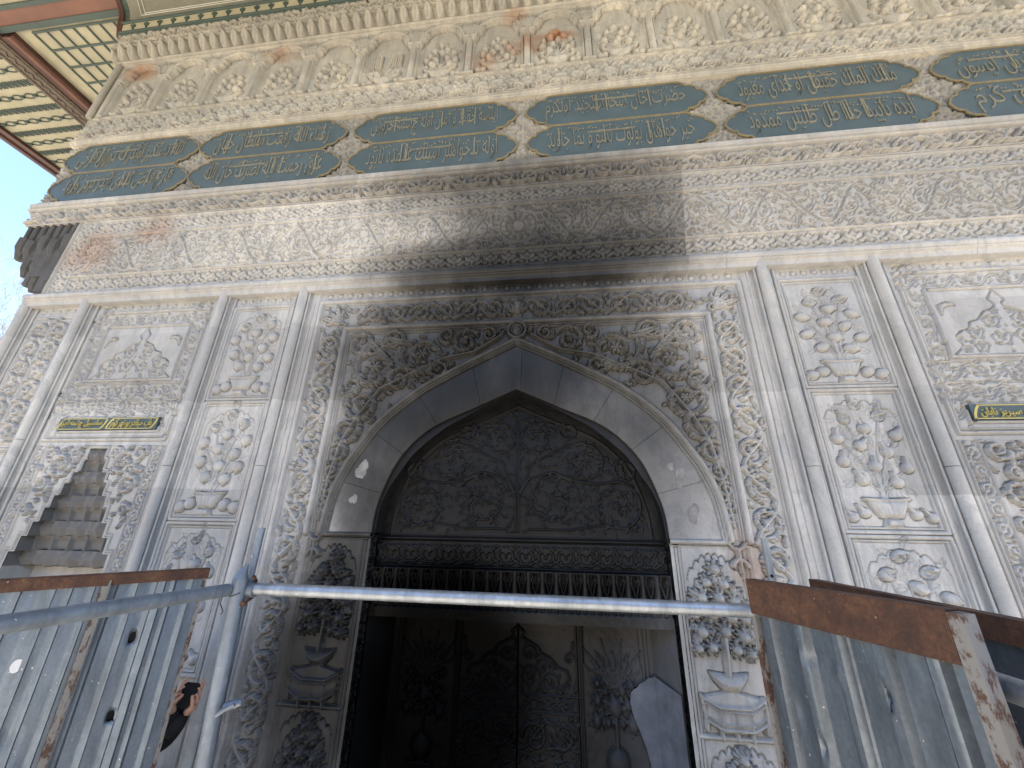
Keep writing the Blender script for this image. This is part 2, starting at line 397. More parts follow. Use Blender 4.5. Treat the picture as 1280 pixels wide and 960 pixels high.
    def leaf_cut(s, x, z, ang, L, W, d, bend=0., w_=.006):
        n = 6; P = []; px, pz = x, z
        for i in range(n + 1):
            t = i / n; P.append((px, pz, ang + bend * t, W * math.sin(PI * min(1, .06 + t * .94)) ** .8))
            a = ang + bend * t; px += math.cos(a) * L / n; pz += math.sin(a) * L / n
        for sg in (-1, 1): s.cut([(x - math.sin(a) * q * sg, z + math.cos(a) * q * sg) for x, z, a, q in P], w_, d)
    def scroll_cut(s, cx, cz, r, a0, turns, sg, d, w_=.006):
        n = max(10, int(turns * 16)); pts = []
        for i in range(n + 1):
            t = i / n; q = r * (1 - .78 * t); a = a0 + sg * turns * 2 * PI * t; pts.append((cx + math.cos(a) * q, cz + math.sin(a) * q))
        s.cut(pts, w_, d)
        for i in range(1, n - 2, 3):
            (x, z), (x2, z2) = pts[i], pts[i + 1]; a = math.atan2(z2 - z, x2 - x); k = 1 - .55 * i / n
            s.leaf_cut(x, z, a - sg * .7, r * .6 * k, r * .13 * k, d * .9, sg * 1.0, w_)
            if i % 2: s.cut([(x + math.cos(a + sg * 1.2) * r * .15 * k, z + math.sin(a + sg * 1.2) * r * .15 * k), (x + math.cos(a + sg * 1.2) * r * .24 * k, z + math.sin(a + sg * 1.2) * r * .24 * k)], w_ * 1.5, d * 1.3)
        for k in range(5):
            a = 2 * PI * k / 5; s.cut([(cx + math.cos(a) * r * .1, cz + math.sin(a) * r * .1), (cx + math.cos(a) * r * .18, cz + math.sin(a) * r * .18)], w_, d)
    def vine_cut(s, f, L, wd, step, d, w_=.006, flip=1):
        n = max(2, int(round(L / step))); step = L / n; o0 = f(0, 0); e = f(1e-3, 0); u = f(0, 1e-3); dirn = math.atan2(e[1] - o0[1], e[0] - o0[0])
        hand = 1 if (e[0] - o0[0]) * (u[1] - o0[1]) - (e[1] - o0[1]) * (u[0] - o0[0]) > 0 else -1
        for q in (-.012, .012): s.cut([f(L * i / (n * 10), -flip * wd * .36 * math.cos(PI * i / 10) + q) for i in range(n * 10 + 1)], w_, d)
        for k in range(n):
            sg = (1 if k % 2 else -1) * flip; c = f((k + .5) * step, sg * wd * .06); s.scroll_cut(c[0], c[1], min(step * .45, wd * .38), dirn + PI, 1.3, sg * hand, d, w_)
    def fill_cut(s, inside, n, L, d, w_=.006, seed=3, box=None):
        r = random.Random(seed); bx = box or (s.x0, s.x1, s.z0, s.z1)
        for _ in range(n):
            x, z = r.uniform(bx[0], bx[1]), r.uniform(bx[2], bx[3])
            if not inside(x, z): continue
            q = s.win(x - L * .35, x + L * .35, z - L * .35, z + L * .35)
            if not q or (s.H[q[0], q[1]] < -d * .3).mean() > .10: continue
            a = r.uniform(0, 2 * PI); l = L * r.uniform(.6, 1.2)
            if r.random() < .3: s.scroll_cut(x, z, l * .4, a, 1.0, r.choice((-1, 1)), d, w_)
            else:
                s.leaf_cut(x - math.cos(a) * l * .4, z - math.sin(a) * l * .4, a, l, l * .2, d, r.uniform(-1.3, 1.3), w_)
                if r.random() < .5: s.cut([(x, z), (x + math.cos(a) * l * .2, z + math.sin(a) * l * .2)], w_ * 1.4, d * 1.2)
    def wear(s, amp=.0015, cell=.12):
        """hand-cut, weathered unevenness"""
        rs = np.random.RandomState(int(abs(s.x0 * 71 + s.z0 * 37) * 10) % 9999 + 3)
        for c_, a_ in ((cell, amp), (cell * .25, amp * .6)):
            nx = int((s.x1 - s.x0) / c_) + 3; nz = int((s.z1 - s.z0) / c_) + 3; g = rs.randn(nz, nx)
            fx = np.linspace(0, nx - 2.01, s.nx); fz = np.linspace(0, nz - 2.01, s.nz); ix = fx.astype(int); iz = fz.astype(int)
            tx = sstep(fx - ix)[None, :]; tz = sstep(fz - iz)[:, None]
            g00 = g[np.ix_(iz, ix)]; g01 = g[np.ix_(iz, ix + 1)]; g10 = g[np.ix_(iz + 1, ix)]; g11 = g[np.ix_(iz + 1, ix + 1)]
            s.H += a_ * ((g00 * (1 - tx) + g01 * tx) * (1 - tz) + (g10 * (1 - tx) + g11 * tx) * tz)
    def build(s, name, mat, parent, y=0., back=.14, label=None):
        s.H -= np.where(s.M, 0, s.G); s.wear()
        nx, nz = s.nx, s.nz
        X, Z = np.meshgrid(s.xs, s.zs); Y = y - s.H
        co = np.stack([X, Y, Z], -1).reshape(-1, 3)
        idx = np.arange(nx * nz).reshape(nz, nx)
        quads = np.stack([idx[:-1, :-1], idx[:-1, 1:], idx[1:, 1:], idx[1:, :-1]], -1).reshape(-1, 4)
        if s.drop is not None:
            keep = ~s.drop[:-1, :-1].reshape(-1) | ~s.drop[1:, 1:].reshape(-1); quads = quads[keep]
        ring = np.concatenate([idx[0, :], idx[1:, -1], idx[-1, -2::-1], idx[-2:0:-1, 0]])
        f_ = co[ring]; k_ = f_.copy(); k_[:, 1] = y + back; n0 = len(co); nr = len(ring)
        co = np.concatenate([co, f_, k_]); i = np.arange(nr); j = (i + 1) % nr
        sk = np.stack([n0 + i, n0 + nr + i, n0 + nr + j, n0 + j], -1)
        if s.drop is not None:
            dr = s.drop.reshape(-1)[ring]; sk = sk[~(dr & dr[j])]
        quads = np.concatenate([quads, sk])
        m = bpy.data.meshes.new(name); m.vertices.add(len(co)); m.vertices.foreach_set('co', co.astype(np.float32).ravel())
        m.loops.add(quads.size); m.loops.foreach_set('vertex_index', quads.astype(np.int32).ravel())
        m.polygons.add(len(quads)); m.polygons.foreach_set('loop_start', np.arange(0, quads.size, 4, dtype=np.int32))
        m.update(calc_edges=True); m.materials.append(mat)
        o = link(bpy.data.objects.new(name, m), parent)
        if label: o['label'] = label
        return o
def along_x(x0, zc): return lambda t, q: (x0 + t, zc + q)
def along_z(xc, z0): return lambda t, q: (xc + q, z0 + t)

# ================================================================== ground
def ground():
    m, t, bs = mat_new('pale_stone_paving'); b = NB(t); p = b.pos()
    br = b.n('ShaderNodeTexBrick'); b.put(br.inputs['Vector'], p); br.inputs['Scale'].default_value = 1.0
    br.inputs['Brick Width'].default_value = .9; br.inputs['Row Height'].default_value = .45; br.inputs['Mortar Size'].default_value = .012
    br.inputs['Color1'].default_value = (.42, .37, .305, 1); br.inputs['Color2'].default_value = (.35, .31, .255, 1); br.inputs['Mortar'].default_value = (.14, .13, .12, 1)
    c = b.mix(b.math('MULTIPLY', b.noise(p, 1.5, 7, .65), .5), br.outputs['Color'], (.27, .255, .23))
    t.links.new(c, bs.inputs['Base Color']); bs.inputs['Roughness'].default_value = .8
    t.links.new(b.bump(b.noise(p, 30, 5, .6), .3, .01), bs.inputs['Normal'])
    g = mesh_obj('ground', [(-400, -400, 0), (400, -400, 0), (400, 400, 0), (-400, 400, 0)], [(0, 1, 2, 3)], m); g['kind'] = 'structure'
ground()

# unseen high stone wall, added behind the camera to block the low sky
def sky_blocking_wall():
    k = MB(); k.box(-70, 70, -27, -25, 0, 11.5)
    for i in range(47): k.box(-69.5 + i * 3, -68.0 + i * 3, -27, -25.4, 11.5, 12.7)
    o = k.build('sky_blocking_wall', plain('old_grey_stone', (.24, .22, .19), .85, var=.35, scale=1.2, bump=.3)); o['kind'] = 'structure'
sky_blocking_wall()

# ================================================================== the fountain building
F = empty('fountain_building', 'carved marble Ottoman fountain house with soot blackened pointed arch and wide painted eaves', 'building')
lowM, midM, highM, nicheM = M['low'], M['mid'], M['high'], M['niche']

def core():
    k = MB()
    k.box(-5.80, -1.34, .36, 6, 0, 4.72); k.box(1.34, 5.80, .36, 6, 0, 4.72); k.box(-1.34, 1.34, .62, 6, 0, 4.72)
    k.box(-1.34, 1.34, .36, .62, 2.2, 4.72)
    k.box(-6.58, 6.58, .13, 11, 6.0, 10.4); k.box(-5.7, 5.7, .13, 6, 4.72, 6.0); k.box(-6.58, 6.58, .9, 11, 4.72, 6.0)
    k.build('core_wall', M['low'], F)
    for sg in (-1, 1):
        s = MB()   # chamfered corner wall
        poly = [(5.86 * sg, .03), (6.58 * sg, .75), (6.58 * sg, 11), (5.3 * sg, 11), (5.3 * sg, .4)]
        n = len(poly); s.add([(x, y, 0) for x, y in poly] + [(x, y, 4.72) for x, y in poly],
              [tuple(range(n)), tuple(range(2 * n - 1, n - 1, -1))] + [(i, i + n, (i + 1) % n + n, (i + 1) % n) for i in range(n)])
        s.build('corner_wall', M['low'], F)
    for xa, xb in ((-5.95, -1.22), (1.22, 5.95)): p = MB(); p.box(xa, xb, -.08, .4, 0, .52); p.build('plinth', M['low'], F)
core()

def moulding(name, mat, x0, x1, prof, y=0., n=2):
    """straight horizontal moulding: prof = (z, projection) from bottom to top"""
    k = MB(); P = [(z, y - q) for z, q in prof]; P = [(P[0][0], y + .12)] + P + [(P[-1][0], y + .12)]
    vs = []
    for x in (x0, x1): vs += [(x, yy, z) for z, yy in P]
    m_ = len(P); fs = [(i, m_ + i, m_ + i + 1, i + 1) for i in range(m_ - 1)] + [tuple(range(m_)), tuple(range(2 * m_ - 1, m_ - 1, -1))]
    k.add(vs, fs); return k.build(name, mat, F, True, 35)
def roll(zc, r, n=8, base=0.): return [(zc + r * math.sin(a), base + r * math.cos(a)) for a in [PI * (i / n - .5) for i in range(n + 1)]]

# ---- arch curves (half, from springing to apex)
def smooth_curve(pts, n=14):
    out = []
    P = [(2 * pts[0][0] - pts[1][0], 2 * pts[0][1] - pts[1][1])] + pts + [(2 * pts[-1][0] - pts[-2][0], 2 * pts[-1][1] - pts[-2][1])]
    for i in range(1, len(P) - 2):
        for k in range(n):
            t = k / n; q = []
            for c in (0, 1):
                a, b_, c_, d = P[i - 1][c], P[i][c], P[i + 1][c], P[i + 2][c]
                q.append(.5 * (2 * b_ + (c_ - a) * t + (2 * a - 5 * b_ + 4 * c_ - d) * t * t + (3 * b_ - a - 3 * c_ + d) * t ** 3))
            out.append(tuple(q))
    out.append(pts[-1]); return out
OUT = smooth_curve([(1.585, 2.15), (1.56, 2.42), (1.49, 2.64), (1.405, 2.80), (1.215, 3.08), (.905, 3.355), (.63, 3.52), (.31, 3.69), (0, 3.845)])
INN = smooth_curve([(1.2, 2.15), (1.19, 2.31), (1.15, 2.485), (1.06, 2.718), (.92, 2.907), (.716, 3.069), (.345, 3.238), (0, 3.395)])
def both(cv): return [(-x, z) for x, z in cv] + [(x, z) for x, z in cv[-2::-1]]
def offset(cv, d):
    out = []
    for i in range(len(cv)):
        a, b_ = cv[max(i - 1, 0)], cv[min(i + 1, len(cv) - 1)]; tx, tz = b_[0] - a[0], b_[1] - a[1]; l = math.hypot(tx, tz)
        out.append((max(0, cv[i][0] + tz / l * d), cv[i][1] - tx / l * d))
    return out

def vase_bouquet(R, cx, zb, sg, h=.05, s=1.0):
    h = h * 1.35
    """bowl on a little bracketed table with a tall heap of flowers, as on the jambs"""
    r = R.rnd
    # table: three-sided bracketed stand seen from the front
    tp = [(-.20, .155), (-.10, .105), (.10, .105), (.20, .155)]; bt = [(-.185, .03), (-.095, -.015), (.095, -.015), (.185, .03)]
    A_ = [(cx + x * s, zb + z * s) for x, z in tp]; B_ = [(cx + x * s, zb + z * s) for x, z in bt]
    R.poly(A_ + B_[::-1], h * .5, .012)
    for pts, q in ((A_, .012), (B_, .011), ([(a[0] * .25 + b_[0] * .75, a[1] * .25 + b_[1] * .75) for a, b_ in zip(A_, B_)], .006), ([(a[0] * .8 + b_[0] * .2, a[1] * .8 + b_[1] * .2) for a, b_ in zip(A_, B_)], .006)): R.stroke(pts, q * s, h * .8)
    for t in (0, 1 / 3, .5, 2 / 3, 1):
        ia = min(int(t * 3), 2); f = t * 3 - ia; a = [A_[ia][k] * (1 - f) + A_[ia + 1][k] * f for k in (0, 1)]; b_ = [B_[ia][k] * (1 - f) + B_[ia + 1][k] * f for k in (0, 1)]
        R.stroke([a, b_], .007 * s, h * .75); R.stroke([b_, (b_[0], b_[1] - .055 * s)], .010 * s, h * .6, w1=.014 * s)
    R.poly([(cx - .2 * s, zb + .155 * s), (cx, zb + .20 * s), (cx + .2 * s, zb + .155 * s), (cx + .1 * s, zb + .11 * s), (cx - .1 * s, zb + .11 * s)], h * .35, .01)
    # bowl
    R.poly([(cx - .13 * s, zb + .30 * s), (cx - .10 * s, zb + .24 * s), (cx - .05 * s, zb + .19 * s), (cx + .05 * s, zb + .19 * s), (cx + .10 * s, zb + .24 * s), (cx + .13 * s, zb + .30 * s), (cx, zb + .285 * s)], h * 1.1, .05 * s, round_=True)
    R.stroke([(cx, zb + .29 * s), (cx + .01 * s, zb + .5 * s)], .018 * s, h * .8)
    fl = [(0, .95, .055), (-.06, .86, .05), (.06, .85, .05), (-.12, .76, .055), (0, .76, .06), (.12, .74, .055), (-.17, .65, .05), (-.05, .66, .06), (.08, .64, .06), (.17, .63, .05),
          (-.13, .54, .06), (.02, .55, .055), (.14, .52, .06), (-.17, .44, .045), (.16, .42, .045), (-.08, .45, .05), (.08, .44, .05)]
    for x, z, q in fl:
        x = cx + (x + r.uniform(-.012, .012)) * s; z = zb + z * s
        for k in range(9): R.leaf(x, z, 2 * PI * k / 9 + r.random() * .3, q * 1.25 * s, q * .2 * s, h * .75, 0, 0)
        R.blob(x, z, q * .62 * s, q * .62 * s, 0, h * 1.25); R.blob(x, z, q * .3 * s, q * .3 * s, 0, h * 1.05)
    for _ in range(26):
        a = r.uniform(-.5, PI + .5); R.leaf(cx + math.cos(a) * .15 * s, zb + (.62 + math.sin(a) * .22) * s, a, .09 * s, .016 * s, h * .55, r.uniform(-1, 1), 1)
def scallop(R, x0, x1, z0, zt, n, dep=.010, w_=.007):
    """cusped hood line over a panel, incised"""
    pts = []; cx = (x0 + x1) / 2
    for k in range(n):
        for q in range(7):
            t = (k + q / 6) / n; x = x0 + (x1 - x0) * t; env = z0 + (zt - z0) * (1 - abs(2 * t - 1) ** 2.2)
            pts.append((x, env + .028 * math.sin(PI * q / 6)))
    R.stroke([(x0, z0 - .25)] + pts + [(x1, z0 - .25)], w_, dep, 'flat', carve=True)

def portal():
    R = Relief(-2.245, 2.245, .54, 4.615, .005, 5); R.gmax = .022; R.gk = .6
    for sg in (-1, 1):
        R.rect(min(sg * 2.13, sg * 2.26), max(sg * 2.13, sg * 2.26), .5, 4.7, .014, .006)
    R.rect(-2.3, 2.3, 4.565, 4.7, .03, .03)
    a, mid, b_ = 2.105, 1.775, 1.735
    for x in (-a, a): R.line(x, .4, x, 4.43, .024, .034); R.line(x * .982, .4, x * .982, 4.39, .007, .014)
    R.line(-a, 4.43, a, 4.43, .024, .034); R.line(-2.06, 4.395, 2.06, 4.395, .007, .014)
    for x in (-mid, mid): R.line(x, 2.15, x, 4.10, .028, .042)
    for x in (-1.735, 1.735, -1.712, 1.712): R.line(x, 2.15, x, 4.06, .007, .020)
    for q in (.0, .023): R.line(-1.735, 4.06 - q, 1.735, 4.06 - q, .007, .020)
    R.line(-mid, 4.10, mid, 4.10, .028, .042)
    # stud strip
    n = 37
    for k in range(n):
        x = -2.03 + 4.06 * k / (n - 1); R.blob(x, 4.507, .026, .026, 0, .018); R.blob(x, 4.545, .012, .012, 0, .010)
        R.stroke([(x + .022 * math.cos(q), 4.507 + .022 * math.sin(q)) for q in (-2.4, -1.6, -.8, 0)], .006, .012)
    # scroll borders
    h = .042
    R.vine(along_x(-1.62, 4.258), 1.5, .25, .25, h, seed=1); R.vine(along_x(.12, 4.258), 1.5, .25, .25, h, flip=-1, seed=2)
    R.poly([(-.06, 4.34), (.06, 4.34), (.03, 4.22), (.05, 4.17), (-.05, 4.17), (-.03, 4.22)], h, .03)
    for k in range(5): R.leaf(0, 4.2, PI / 2 + (k - 2) * .55, .13, .018, h, 0, 0)
    for sg in (-1, 1):
        R.vine(along_z(sg * 1.925, .5), 3.56, .27, .27, h, flip=sg, seed=3)
        for q in (-.45, 0, .45): R.leaf(sg * 1.84, 4.16, PI / 2 - sg * (.785 + q), .24, .026, h, 0, 1)
        R.spiral(sg * 1.83, 4.16, .05, 0, 1, sg, .01, h, leaves=False)
    # spandrels
    hs = .056
    sp = [(1.38, 3.66, .235, 2.0), (.92, 3.78, .21, .4), (.50, 3.89, .13, 2.6), (1.55, 3.93, .13, 4.0), (1.24, 3.95, .10, 3.5), (1.46, 3.28, .17, 1.2), (1.60, 3.46, .10, 0.), (1.57, 3.03, .125, 2.2),
          (1.615, 2.82, .085, .8), (1.635, 2.66, .07, 2.8), (1.655, 2.52, .055, 1.), (1.665, 2.40, .042, 2.2), (1.67, 2.30, .036, .6), (.27, 3.96, .07, 1.), (1.13, 3.52, .115, 2.5), (.74, 3.62, .09, .2), (.69, 3.97, .08, 4.4)]
    for sg in (-1, 1):
        for x, z, r, a0 in sp:
            R.spiral(sg * x, z, r, (a0 if sg > 0 else PI - a0), 1.25, sg * (1 if int(x * 100) % 2 else -1), .013, hs)
        R.stroke([(sg * x, z) for x, z in ((.14, 3.95), (.4, 3.78), (.7, 3.72), (1.0, 3.58), (1.3, 3.42), (1.5, 3.12), (1.6, 2.9), (1.65, 2.6), (1.67, 2.25))], .012, hs)
        R.leaf(sg * 1.25, 3.72, PI / 2 - sg * .9, .38, .035, hs * 1.2, sg * .3, 1); R.leaf(sg * 1.05, 3.9, PI / 2 - sg * 1.5, .3, .03, hs * 1.1, sg * .5, 1)
    ob = offset(OUT, .075)
    op = both(ob)
    def in_sp(x, z):
        if abs(x) > 1.69 or z > 4.02 or z < 2.2: return False
        xo = np.interp(z, [p[1] for p in ob], [p[0] for p in ob]) if z < 3.93 else 0.1
        return abs(x) > xo + .03
    R.fill(in_sp, 1500, .085, hs * .8, seed=11)
    R.fill(lambda x, z: (1.81 < abs(x) < 2.05 and z < 4.37) or (abs(x) < 1.8 and 4.145 < z < 4.375), 1700, .075, h * .75, seed=12)
    # medallion over the apex
    R.stroke([(.085 * math.cos(q * .21), 4.005 + .085 * math.sin(q * .21)) for q in range(31)], .016, .05)
    R.stroke([(.055 * math.cos(q * .21), 4.005 + .055 * math.sin(q * .21)) for q in range(31)], .007, .035)
    R.blob(0, 4.005, .05, .05, 0, .03); R.stroke([(-.03, 4.0), (-.005, 4.03), (.03, 4.01), (.01, 3.98)], .008, .045)
    # arch mouldings
    R.stroke(both(offset(OUT, .055)), .026, .05); R.stroke(both(offset(OUT, .022)), .008, .034); R.stroke(both(offset(OUT, .004)), .008, .03)
    # jambs under the springing
    for sg in (-1, 1):
        cx = sg * 1.475
        q = R.win(min(sg * 1.2, sg * 1.76), max(sg * 1.2, sg * 1.76), .5, 2.13)
        R.line(sg * 1.2, 2.135, sg * 1.62, 2.135, .016, .030); R.line(sg * 1.2, 2.105, sg * 1.62, 2.105, .005, .012)
        for x in (1.745, 1.715, 1.255, 1.235): R.line(sg * x, .5, sg * x, 2.09, .007, .014)
        scallop(R, min(sg * 1.29, sg * 1.68), max(sg * 1.29, sg * 1.68), 1.88, 2.03, 8)
        vase_bouquet(R, cx, 1.03, sg, .05, .97)
        R.line(sg * 1.24, .965, sg * 1.74, .965, .012, .025)
        scallop(R, min(sg * 1.29, sg * 1.68), max(sg * 1.29, sg * 1.68), .80, .90, 8)
        vase_bouquet(R, cx, .08, sg, .05, .83)
        # fleuron hanging where the mouldings end
        x0 = sg * 1.675
        for s2 in (-1, 1): R.stroke([(x0, 2.085), (x0 + s2 * .03, 2.10), (x0 + s2 * .065, 2.135)], .014, .04, w1=.008); R.stroke([(x0, 2.03), (x0 + s2 * .04, 2.0), (x0 + s2 * .05, 1.98)], .013, .04, w1=.02)
        R.stroke([(x0, 2.09), (x0, 2.0), (x0, 1.93)], .016, .045, w1=.008)
        R.line(sg * 1.62, 2.15, sg * 2.05, 2.15, .004, .006, prof='flat', carve=True)
    for z in (3.07, 3.62): 
        for sg in (-1, 1): R.line(sg * 1.5, z, sg * 2.24, z, .003, .006, prof='flat', carve=True)
    R.line(.16, 3.8, .16, 4.6, .003, .006, prof='flat', carve=True); R.line(1.32, 4.1, 1.32, 4.6, .003, .006, prof='flat', carve=True)
    X, Z = np.meshgrid(R.xs, R.zs)
    xo = np.interp(Z, [p[1] for p in OUT], [p[0] for p in OUT])
    R.drop = ((Z >= 2.15) & (Z < 3.84) & (np.abs(X) < xo - .012)) | ((Z < 2.15) & (np.abs(X) < 1.2))
    R.build('portal_surround', lowM, F, .055)
    # smooth voussoirs
    L = both(INN); O = both(OUT); n = len(L); cuts = [0, .085, .185, .29, .405, .512, .60, .70, .805, .91, 1]
    def arclen(cv):
        acc = [0.]
        for i in range(1, len(cv)): acc.append(acc[-1] + math.dist(cv[i], cv[i - 1]))
        return [q / acc[-1] for q in acc]
    tts = {id(L): arclen(L), id(O): arclen(O)}
    def at(cv, t):
        tt = tts[id(cv)]; return (float(np.interp(t, tt, [p[0] for p in cv])), float(np.interp(t, tt, [p[1] for p in cv])))
    for k in range(len(cuts) - 1):
        mb = MB(); g = .00035; a0, a1 = cuts[k] + g, cuts[k + 1] - g; ns = 10; rows = []
        ts = sorted([a0 + (a1 - a0) * i / ns for i in range(ns + 1)] + ([.5] if a0 < .5 < a1 else []))
        for t in ts:
            pi, po = at(L, t), at(O, t); row = [(pi[0], .30, pi[1])]
            for q, y in ((0, .066), (.012, .053), (.04, .05), (.5, .05), (.97, .05), (1.0, .058)): row.append((pi[0] + (po[0] - pi[0]) * q, y, pi[1] + (po[1] - pi[1]) * q))
            row.append((po[0], .2, po[1])); rows.append(row)
        m_ = len(rows[0]); vs = [v for r_ in rows for v in r_]
        fs = [(i * m_ + j, i * m_ + j + 1, (i + 1) * m_ + j + 1, (i + 1) * m_ + j) for i in range(len(rows) - 1) for j in range(m_ - 1)]
        fs += [tuple(range(m_)), tuple((len(rows) - 1) * m_ + j for j in range(m_ - 1, -1, -1))]
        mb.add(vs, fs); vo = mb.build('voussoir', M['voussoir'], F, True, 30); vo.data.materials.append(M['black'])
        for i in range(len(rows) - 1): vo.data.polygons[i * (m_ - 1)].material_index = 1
    bk = MB(); bk.sweep([(p[0], p[1]) for p in O], [(-.02, .085), (-.40, .085)]); bk.build('arch_bed', M['niche'], F)
portal()

def blotch(name, cx, cz, r, y, mat, seed, sx=1., sz=1.):
    q = random.Random(seed); n = 44; pts = []
    ph = [q.uniform(0, 6.28) for _ in range(5)]
    for i in range(n):
        a = 2 * PI * i / n; k = 1 + .22 * math.sin(2 * a + ph[0]) + .14 * math.sin(3 * a + ph[1]) + .08 * math.sin(7 * a + ph[2]) + q.uniform(-.07, .07)
        pts.append((cx + math.cos(a) * r * k * sx, cz + math.sin(a) * r * k * sz))
    mb = MB(); mb.prism(pts, y - .0035, y + .004); return mb.build(name, mat, F)
for i, (x, z, r, sx, sz) in enumerate([(-1.365, 2.665, .06, 1., 1.15), (-1.40, 2.415, .035, .9, 1.2), (1.335, 2.61, .05, .8, 1.4), (1.40, 2.34, .05, .85, 1.3), (1.268, 2.70, .03, 1.1, .8)]):
    blotch('plaster_patch', x, z, r, .05, M['plaster'], 20 + i, sx, sz)

def inner_niche():
    R = Relief(-1.26, 1.26, 2.085, 3.42, .006, 9); R.gk = .12
    fr = offset(INN, -.085)
    R.stroke(both(fr), .010, .018); R.line(-1.2, 2.112, 1.2, 2.112, .014, .03); R.line(-1.2, 2.14, 1.2, 2.14, .005, .012)
    h = .022
    for sg in (-1, 1):
        for x, z, r, a0, d in [(.32, 2.43, .225, 0, 1), (.85, 2.40, .20, .5, -1), (.17, 2.98, .15, 1.5, 1), (.60, 2.76, .17, 2, -1), (.95, 2.70, .10, 2, 1), (.47, 3.05, .09, 2, 1)]:
            n = 40; q = [(sg * x + math.cos((a0 if sg > 0 else PI - a0) + sg * d * 8.2 * k / n) * r * (1 - .72 * (k / n) ** 1.6), z + math.sin((a0 if sg > 0 else PI - a0) + sg * d * 8.2 * k / n) * r * (1 - .72 * (k / n) ** 1.6)) for k in range(n + 1)]
            R.stroke(q, .011, h, w1=.007)
            for k in range(2, n - 2, 4):
                a = math.atan2(q[k + 1][1] - q[k][1], q[k + 1][0] - q[k][0]); R.leaf(q[k][0], q[k][1], a + sg * d * .9, r * .36, r * .07, h * .9, -sg * d * .9, 0); R.leaf(q[k + 2][0], q[k + 2][1], a - sg * d * .8, r * .26, r * .06, h * .8, sg * d * .7, 0)
            R.rosette(sg * x, z, r * .22, 5, h)
        R.stroke([(sg * .012, 2.18), (sg * .012, 2.45), (sg * .10, 2.62), (sg * .32, 2.68), (sg * .52, 2.60), (sg * .68, 2.58), (sg * .88, 2.60), (sg * 1.0, 2.55)], .011, h)
        R.stroke([(sg * .02, 2.5), (sg * .14, 2.76), (sg * .30, 2.84), (sg * .45, 2.92), (sg * .62, 2.95)], .010, h); R.stroke([(sg * .01, 2.5), (sg * .008, 3.15)], .008, h)
        R.stroke([(sg * .1, 2.2), (sg * .45, 2.2), (sg * .7, 2.24), (sg * 1.0, 2.2)], .008, h)
    def ins(x, z): return abs(x) < np.interp(z, [p[1] for p in fr], [p[0] for p in fr]) - .05 and z > 2.17
    R.fill(ins, 1500, .052, h * .8, seed=5, lobes=0); R.line(-1.1, 2.93, 1.1, 2.93, .003, .004, prof='flat', carve=True)
    R.build('tympanum', nicheM, F, .27)
    # carved lintel band
    R = Relief(-1.2, 1.2, 1.89, 2.087, .005, 4); R.gk = .15; R.rect(-1.3, 1.3, 1.8, 2.1, .0, .01)
    p = .165; z0, z1 = 1.905, 2.075
    R.line(-1.2, 1.897, 1.2, 1.897, .010, .022)
    for k in range(-8, 9):
        x = k * p - p / 2
        for s2 in (-1, 1):
            R.stroke([(x, 1.935), (x + s2 * .04, 1.925), (x + s2 * .075, 1.95), (x + s2 * .11, 1.97), (x + s2 * .13, 1.945)], .010, .022)
            R.stroke([(x, 2.005), (x + s2 * .03, 2.03), (x + s2 * .06, 2.005), (x + s2 * .06, 1.975)], .011, .024)
            R.leaf(x, 2.03, PI / 2 - s2 * 1.0, .07, .014, .024, -s2 * .6, 0); R.leaf(x + s2 * .08, 2.07, -PI / 2 - s2 * .6, .06, .012, .02, 0, 0)
        R.leaf(x, 2.02, PI / 2, .05, .012, .024, 0, 0); R.blob(x, 1.985, .012, .016, 0, .024)
    R.build('lintel_band', nicheM, F, .245)
    R = Relief(-1.2, 1.2, 1.655, 1.888, .005, 4); R.gk = .15; p = .11
    for k in range(-11, 12):
        x = k * p
        R.stroke([(x, 1.875), (x, 1.81), (x, 1.74), (x, 1.70)], 0, .075, ws=[.030, .022, .030, .050]); R.stroke([(x - .045, 1.698), (x, 1.692), (x + .045, 1.698)], .012, .085)
        q = x + p / 2; R.stroke([(q - .022, 1.87), (q - .03, 1.82), (q, 1.72), (q + .03, 1.82), (q + .022, 1.87)], .006, .06)
        R.stroke([(q, 1.86), (q, 1.75)], .014, .014, 'flat', carve=True, w1=.006)
    R.line(-1.2, 1.88, 1.2, 1.88, .012, .06); R.build('corbel_row', nicheM, F, .225)
    R = Relief(-1.2, 1.2, 1.52, 1.655, .006, 4); R.rect(-1.3, 1.3, 1.5, 1.60, .012, .005); R.line(-1.2, 1.645, 1.2, 1.645, .012, .02)
    for k in range(-22, 23): R.line(k * .055, 1.605, k * .055, 1.635, .006, .016, prof='flat')
    R.build('lintel_beam', nicheM, F, .215, .35)
    # lower recess: tall hooded centre panel in two slabs with a vase panel on each side
    for sg in (-1, 1):
        xa, xb = (0.004, .485) if sg > 0 else (-.485, -.004)
        R = Relief(xa, xb, .5, 1.56, .005, 6); R.gk = .25; f = lambda x: sg * x
        top = [(0, 1.44), (.05, 1.40), (.035, 1.36), (.10, 1.33), (.16, 1.30), (.20, 1.25), (.27, 1.22), (.33, 1.16), (.40, 1.14), (.42, 1.08), (.37, 1.03), (.34, .99)]
        R.stroke([(f(x), z) for x, z in top], .009, .018)
        for x, z, r in ((.09, 1.25, .06), (.2, 1.16, .06), (.1, 1.09, .085), (.26, 1.06, .07), (.33, 1.0, .04), (.18, 1.0, .03)): R.spiral(f(x), z, r, 0, 1.3, sg, .007, .015, leaves=False, flower=True)
        R.fill(lambda x, z: .96 < z < 1.36 - abs(x) * .6, 260, .05, .012, seed=8); R.line(f(.0), .975, f(.48), .975, .008, .016); R.line(f(.0), .86, f(.48), .86, .008, .016)
        R.spiral(f(.42), 1.22, .045, 0, 1, sg, .008, .02, leaves=False); R.stroke([(f(.45), 1.34), (f(.44), 1.26)], .008, .018)
